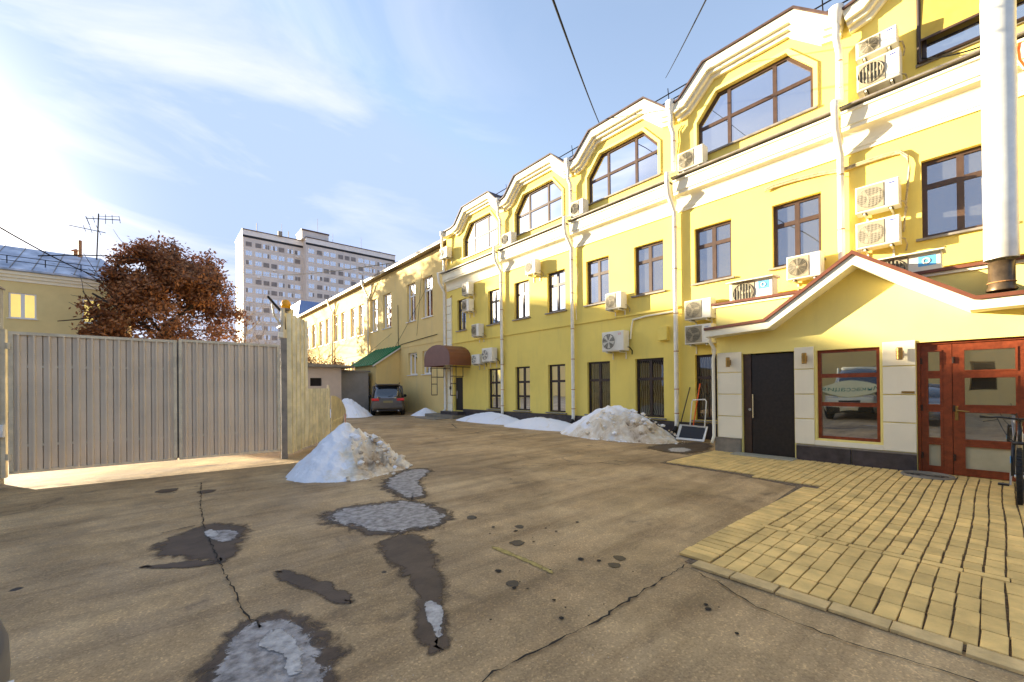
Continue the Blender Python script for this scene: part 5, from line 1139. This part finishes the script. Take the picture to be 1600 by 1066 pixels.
        MB().cbox(Fr(fr(0,H-.02,.45),fr.u,(0,0,1),-fr.w), -hw*.62,hw*.62,-.25,.02,-.02,.03).build("spoiler", body, t, bevel=.01)
    else:
        MB().cbox(Fr(fr(0,0,Lc-.12),fr.u,fr.w), -hw*.80,hw*.80,.26,.50,-.2,.10,.04).cbox(Fr(fr(0,0,Lc-.1),fr.u,fr.w), -hw*.44,hw*.44,.60,.74,-.2,.09,.02).build("front_bumper", m_black, t, bevel=.02)
    return t, fr
m_plate = mat("dirty_plate",(.24,.20,.08),.6,var=.2,scale=15)
m_cayenne = mat("dusty_brown_paint",(.085,.068,.048),.38,var=.18,scale=4,spec=.6)
m_silver = mat("silver_paint",(.16,.165,.18),.28,metal=.5,var=.05,scale=3,spec=.6)
m_vanw = mat("cream_white_paint",(.62,.62,.50),.35,var=.06,scale=3,spec=.6)
hd = Vector((.40,.917,0)); car("parked_car", (9.62,21.75,0), math.atan2(hd.y,hd.x), "brown off-road estate car parked with its tail to the yard by the porch", m_cayenne, 4.3, 1.86, 1.74)
car("silver_car", (-5.0,1.95,0), 0, "silver car whose front corner shows at the bottom left edge", m_silver, 4.6, 1.82, 1.46)
v, vf = car("cash_van", (-7.5,4.06,0), 0, "cream van with green lettering on its bonnet, mirrored in the red framed window", m_vanw, 5.0, 1.95, 2.3, van=True, cat="van")
FV = Fr(vf(0, 1.30, 4.58), vf.u, Vector((.86,0,.51)).normalized(), Vector((-.51,0,.86)).normalized())
el_ = [(1.02*math.cos(a)*(1-.10*abs(math.sin(a))), .46*math.sin(a)) for a in [2*math.pi*k/32 for k in range(32)]]
bo_ = MB().prism(FV, el_, -.45, .0).build("bonnet", mat("pale_green_cream_paint",(.66,.66,.42),.35,var=.05), v, bevel=.01)
text_mesh("\u0418\u043d\u043a\u0430\u0441\u0441\u0430\u0446\u0438\u044f", .345, FV, 0, .0, .004, m_letter, bo_, flip=False)

# ================================================================== BICYCLE
bi = thing("bicycle", (8.6,-.3,0), "mountain bicycle standing before the red glazed door at the right edge", "bicycle")
BF = Fr((8.02,-.17,0), Vector((1,-.035,0)), Vector((.035,1,0)))    # u from front wheel back, w to the left of picture
m_bk = mat("bike_black",(.02,.02,.022),.35,var=.1); m_bs = mat("bike_silver",(.55,.52,.48),.3,metal=.8,var=.05)
for u in (0, 1.08):
    wh = MB().torus(BF(u,.345,0), BF.w, .32, .027, 36, 8).build("wheel", m_tyre, bi, smooth=True)
    MB().torus(BF(u,.345,0), BF.w, .285, .012, 36, 6).build("rim", m_bs, wh, smooth=True)
    s_b = MB()
    for k in range(24): a = 2*math.pi*k/24; s_b.tube([BF(u,.345,.025*(1 if k % 2 else -1)), BF(u+.285*math.cos(a),.345+.285*math.sin(a),0)], .0016, 3)
    s_b.lathe(BF(u,.345,-.045), BF.w, [(.02,0),(.025,.02),(.025,.07),(.02,.09)], 10); s_b.build("spokes", m_bs, wh)
    kb = MB(); 
    for k in range(48): a = 2*math.pi*k/48; kb.box(Fr(BF(u+.345*math.cos(a),.345+.345*math.sin(a),0), BF.u*math.cos(a)+Vector((0,0,1))*math.sin(a), BF.w, BF.u*-math.sin(a)+Vector((0,0,1))*math.cos(a)), -.006,.006,-.009,.009,-.02,.02)
    kb.build("tread", m_tyre, wh)
hb, bb_, st_, sc = (.20,.93), (.64,.30), (.50+.25,.86), (1.08,.345)
MB().tube([BF(hb[0],hb[1]-.04,0),BF(bb_[0],bb_[1],0)], .022, 8).tube([BF(hb[0],hb[1],0),BF(st_[0],st_[1]-.05,0)], .019, 8).tube([BF(st_[0]+.02,st_[1]+.05,0),BF(*bb_,0)], .017, 8).tube([BF(*bb_,.03),BF(*sc,.06)], .011, 6).tube([BF(*bb_,-.03),BF(*sc,-.06)], .011, 6).tube([BF(st_[0],st_[1]-.05,.02),BF(*sc,.06)], .009, 6).tube([BF(st_[0],st_[1]-.05,-.02),BF(*sc,-.06)], .009, 6).build("frame", m_bs, bi, smooth=True)
MB().tube([BF(0,.345,.055),BF(.10,.62,.055),BF(.14,.74,.05)], .018, 8).tube([BF(0,.345,-.055),BF(.10,.62,-.055),BF(.14,.74,-.05)], .018, 8).tube([BF(.13,.74,.06),BF(.13,.74,-.06)], .02, 8).tube([BF(.14,.74,0),BF(hb[0]+.02,1.0,0)], .019, 8).build("fork", m_bk, bi, smooth=True)
MB().box(BF, -.0,.09,.50,.58,.072,.078).build("blue_sticker", m_logo_b, bi)
MB().tube([BF(hb[0]+.02,1.0,0),BF(.12,1.04,0)], .018, 8).tube([BF(.16,1.06,.32),BF(.13,1.06,.15),BF(.12,1.04,0),BF(.13,1.06,-.15),BF(.16,1.06,-.32)], .014, 8).build("handlebar", m_bk, bi, smooth=True)
MB().tube([BF(.17,1.06,.33),BF(.155,1.06,.21)], .02, 8).tube([BF(.17,1.06,-.33),BF(.155,1.06,-.21)], .02, 8).tube([BF(.10,1.03,.18),BF(.06,1.0,.30)],.007,5).tube([BF(.10,1.03,-.18),BF(.06,1.0,-.30)],.007,5).build("grip", m_bk, bi)
MB().tube(sag(BF(.12,1.05,.18),BF(.14,.75,.03),.06), .004, 4).tube([BF(.11,1.05,.1),BF(.0,1.12,.02),BF(.08,.9,-.02),BF(.12,.8,0)], .004, 4).build("brake_cable", m_bk, bi)
MB().add([BF(st_[0]+a,st_[1]+.12+c,b) for a,b,c in ((-.14,0,.01),(-.02,.03,.02),(.10,.07,.03),(.13,0,.03),(.10,-.07,.03),(-.02,-.03,.02),(0,0,-.03))], [(0,1,2,3,4,5),(0,1,6),(1,2,6),(2,3,6),(3,4,6),(4,5,6),(5,0,6)]).build("saddle", m_bk, bi)
MB().torus(BF(*bb_,-.06), BF.w, .09, .006, 20, 4).tube([BF(*bb_,-.08),BF(*bb_,.09)], .012, 6).tube([BF(*bb_,.085),BF(bb_[0]-.04,bb_[1]-.165,.09)], .011, 6).tube([BF(*bb_,-.085),BF(bb_[0]+.04,bb_[1]+.165,-.09)], .011, 6).build("crank", m_bs, bi)
for s, (a, b) in ((1,(-.04,-.165)),(-1,(.04,.165))): MB().cbox(Fr(BF(bb_[0]+a,bb_[1]+b,s*.15),BF.u,(0,0,1),BF.w), -.045,.045,-.05,.05,-.012,.012,.004).build("pedal", m_bk, bi)

# ================================================================== BEHIND THE CAMERA (seen only in reflections)
ob = thing("opposite_building", (-18,-12,0), "cream building across the yard behind the camera, seen in the window reflections", "building")
MB().prism(Fr((-15,0,0),(0,1,0),(1,0,0)), rect(-30,11,0,6.4), -8, 0, [rect(a,a+1.1,z,z+1.7) for a in range(-28,10,4) for z in (1.0,4.0)]).build("wall", m_yel3, ob)
MB().box(WF, -17.5,-17.4,0.1,6.3,-29,10.8).build("interior_wall", m_int, ob)
MB().prism(YP(0), [(-14.6,6.4),(-15.2,6.6),(-19,8.6),(-23,6.4)], 30, -11).build("roof", m_roof, ob)
rr = MB(); rr.tube([(-15,-29,7.3),(-15,3,7.3)], .03, 4)
for k in range(17): rr.tube([(-15,-29+2*k,6.5),(-15,-29+2*k,7.5)], .03, 4)
rr.build("roof_rail", m_cable, ob)
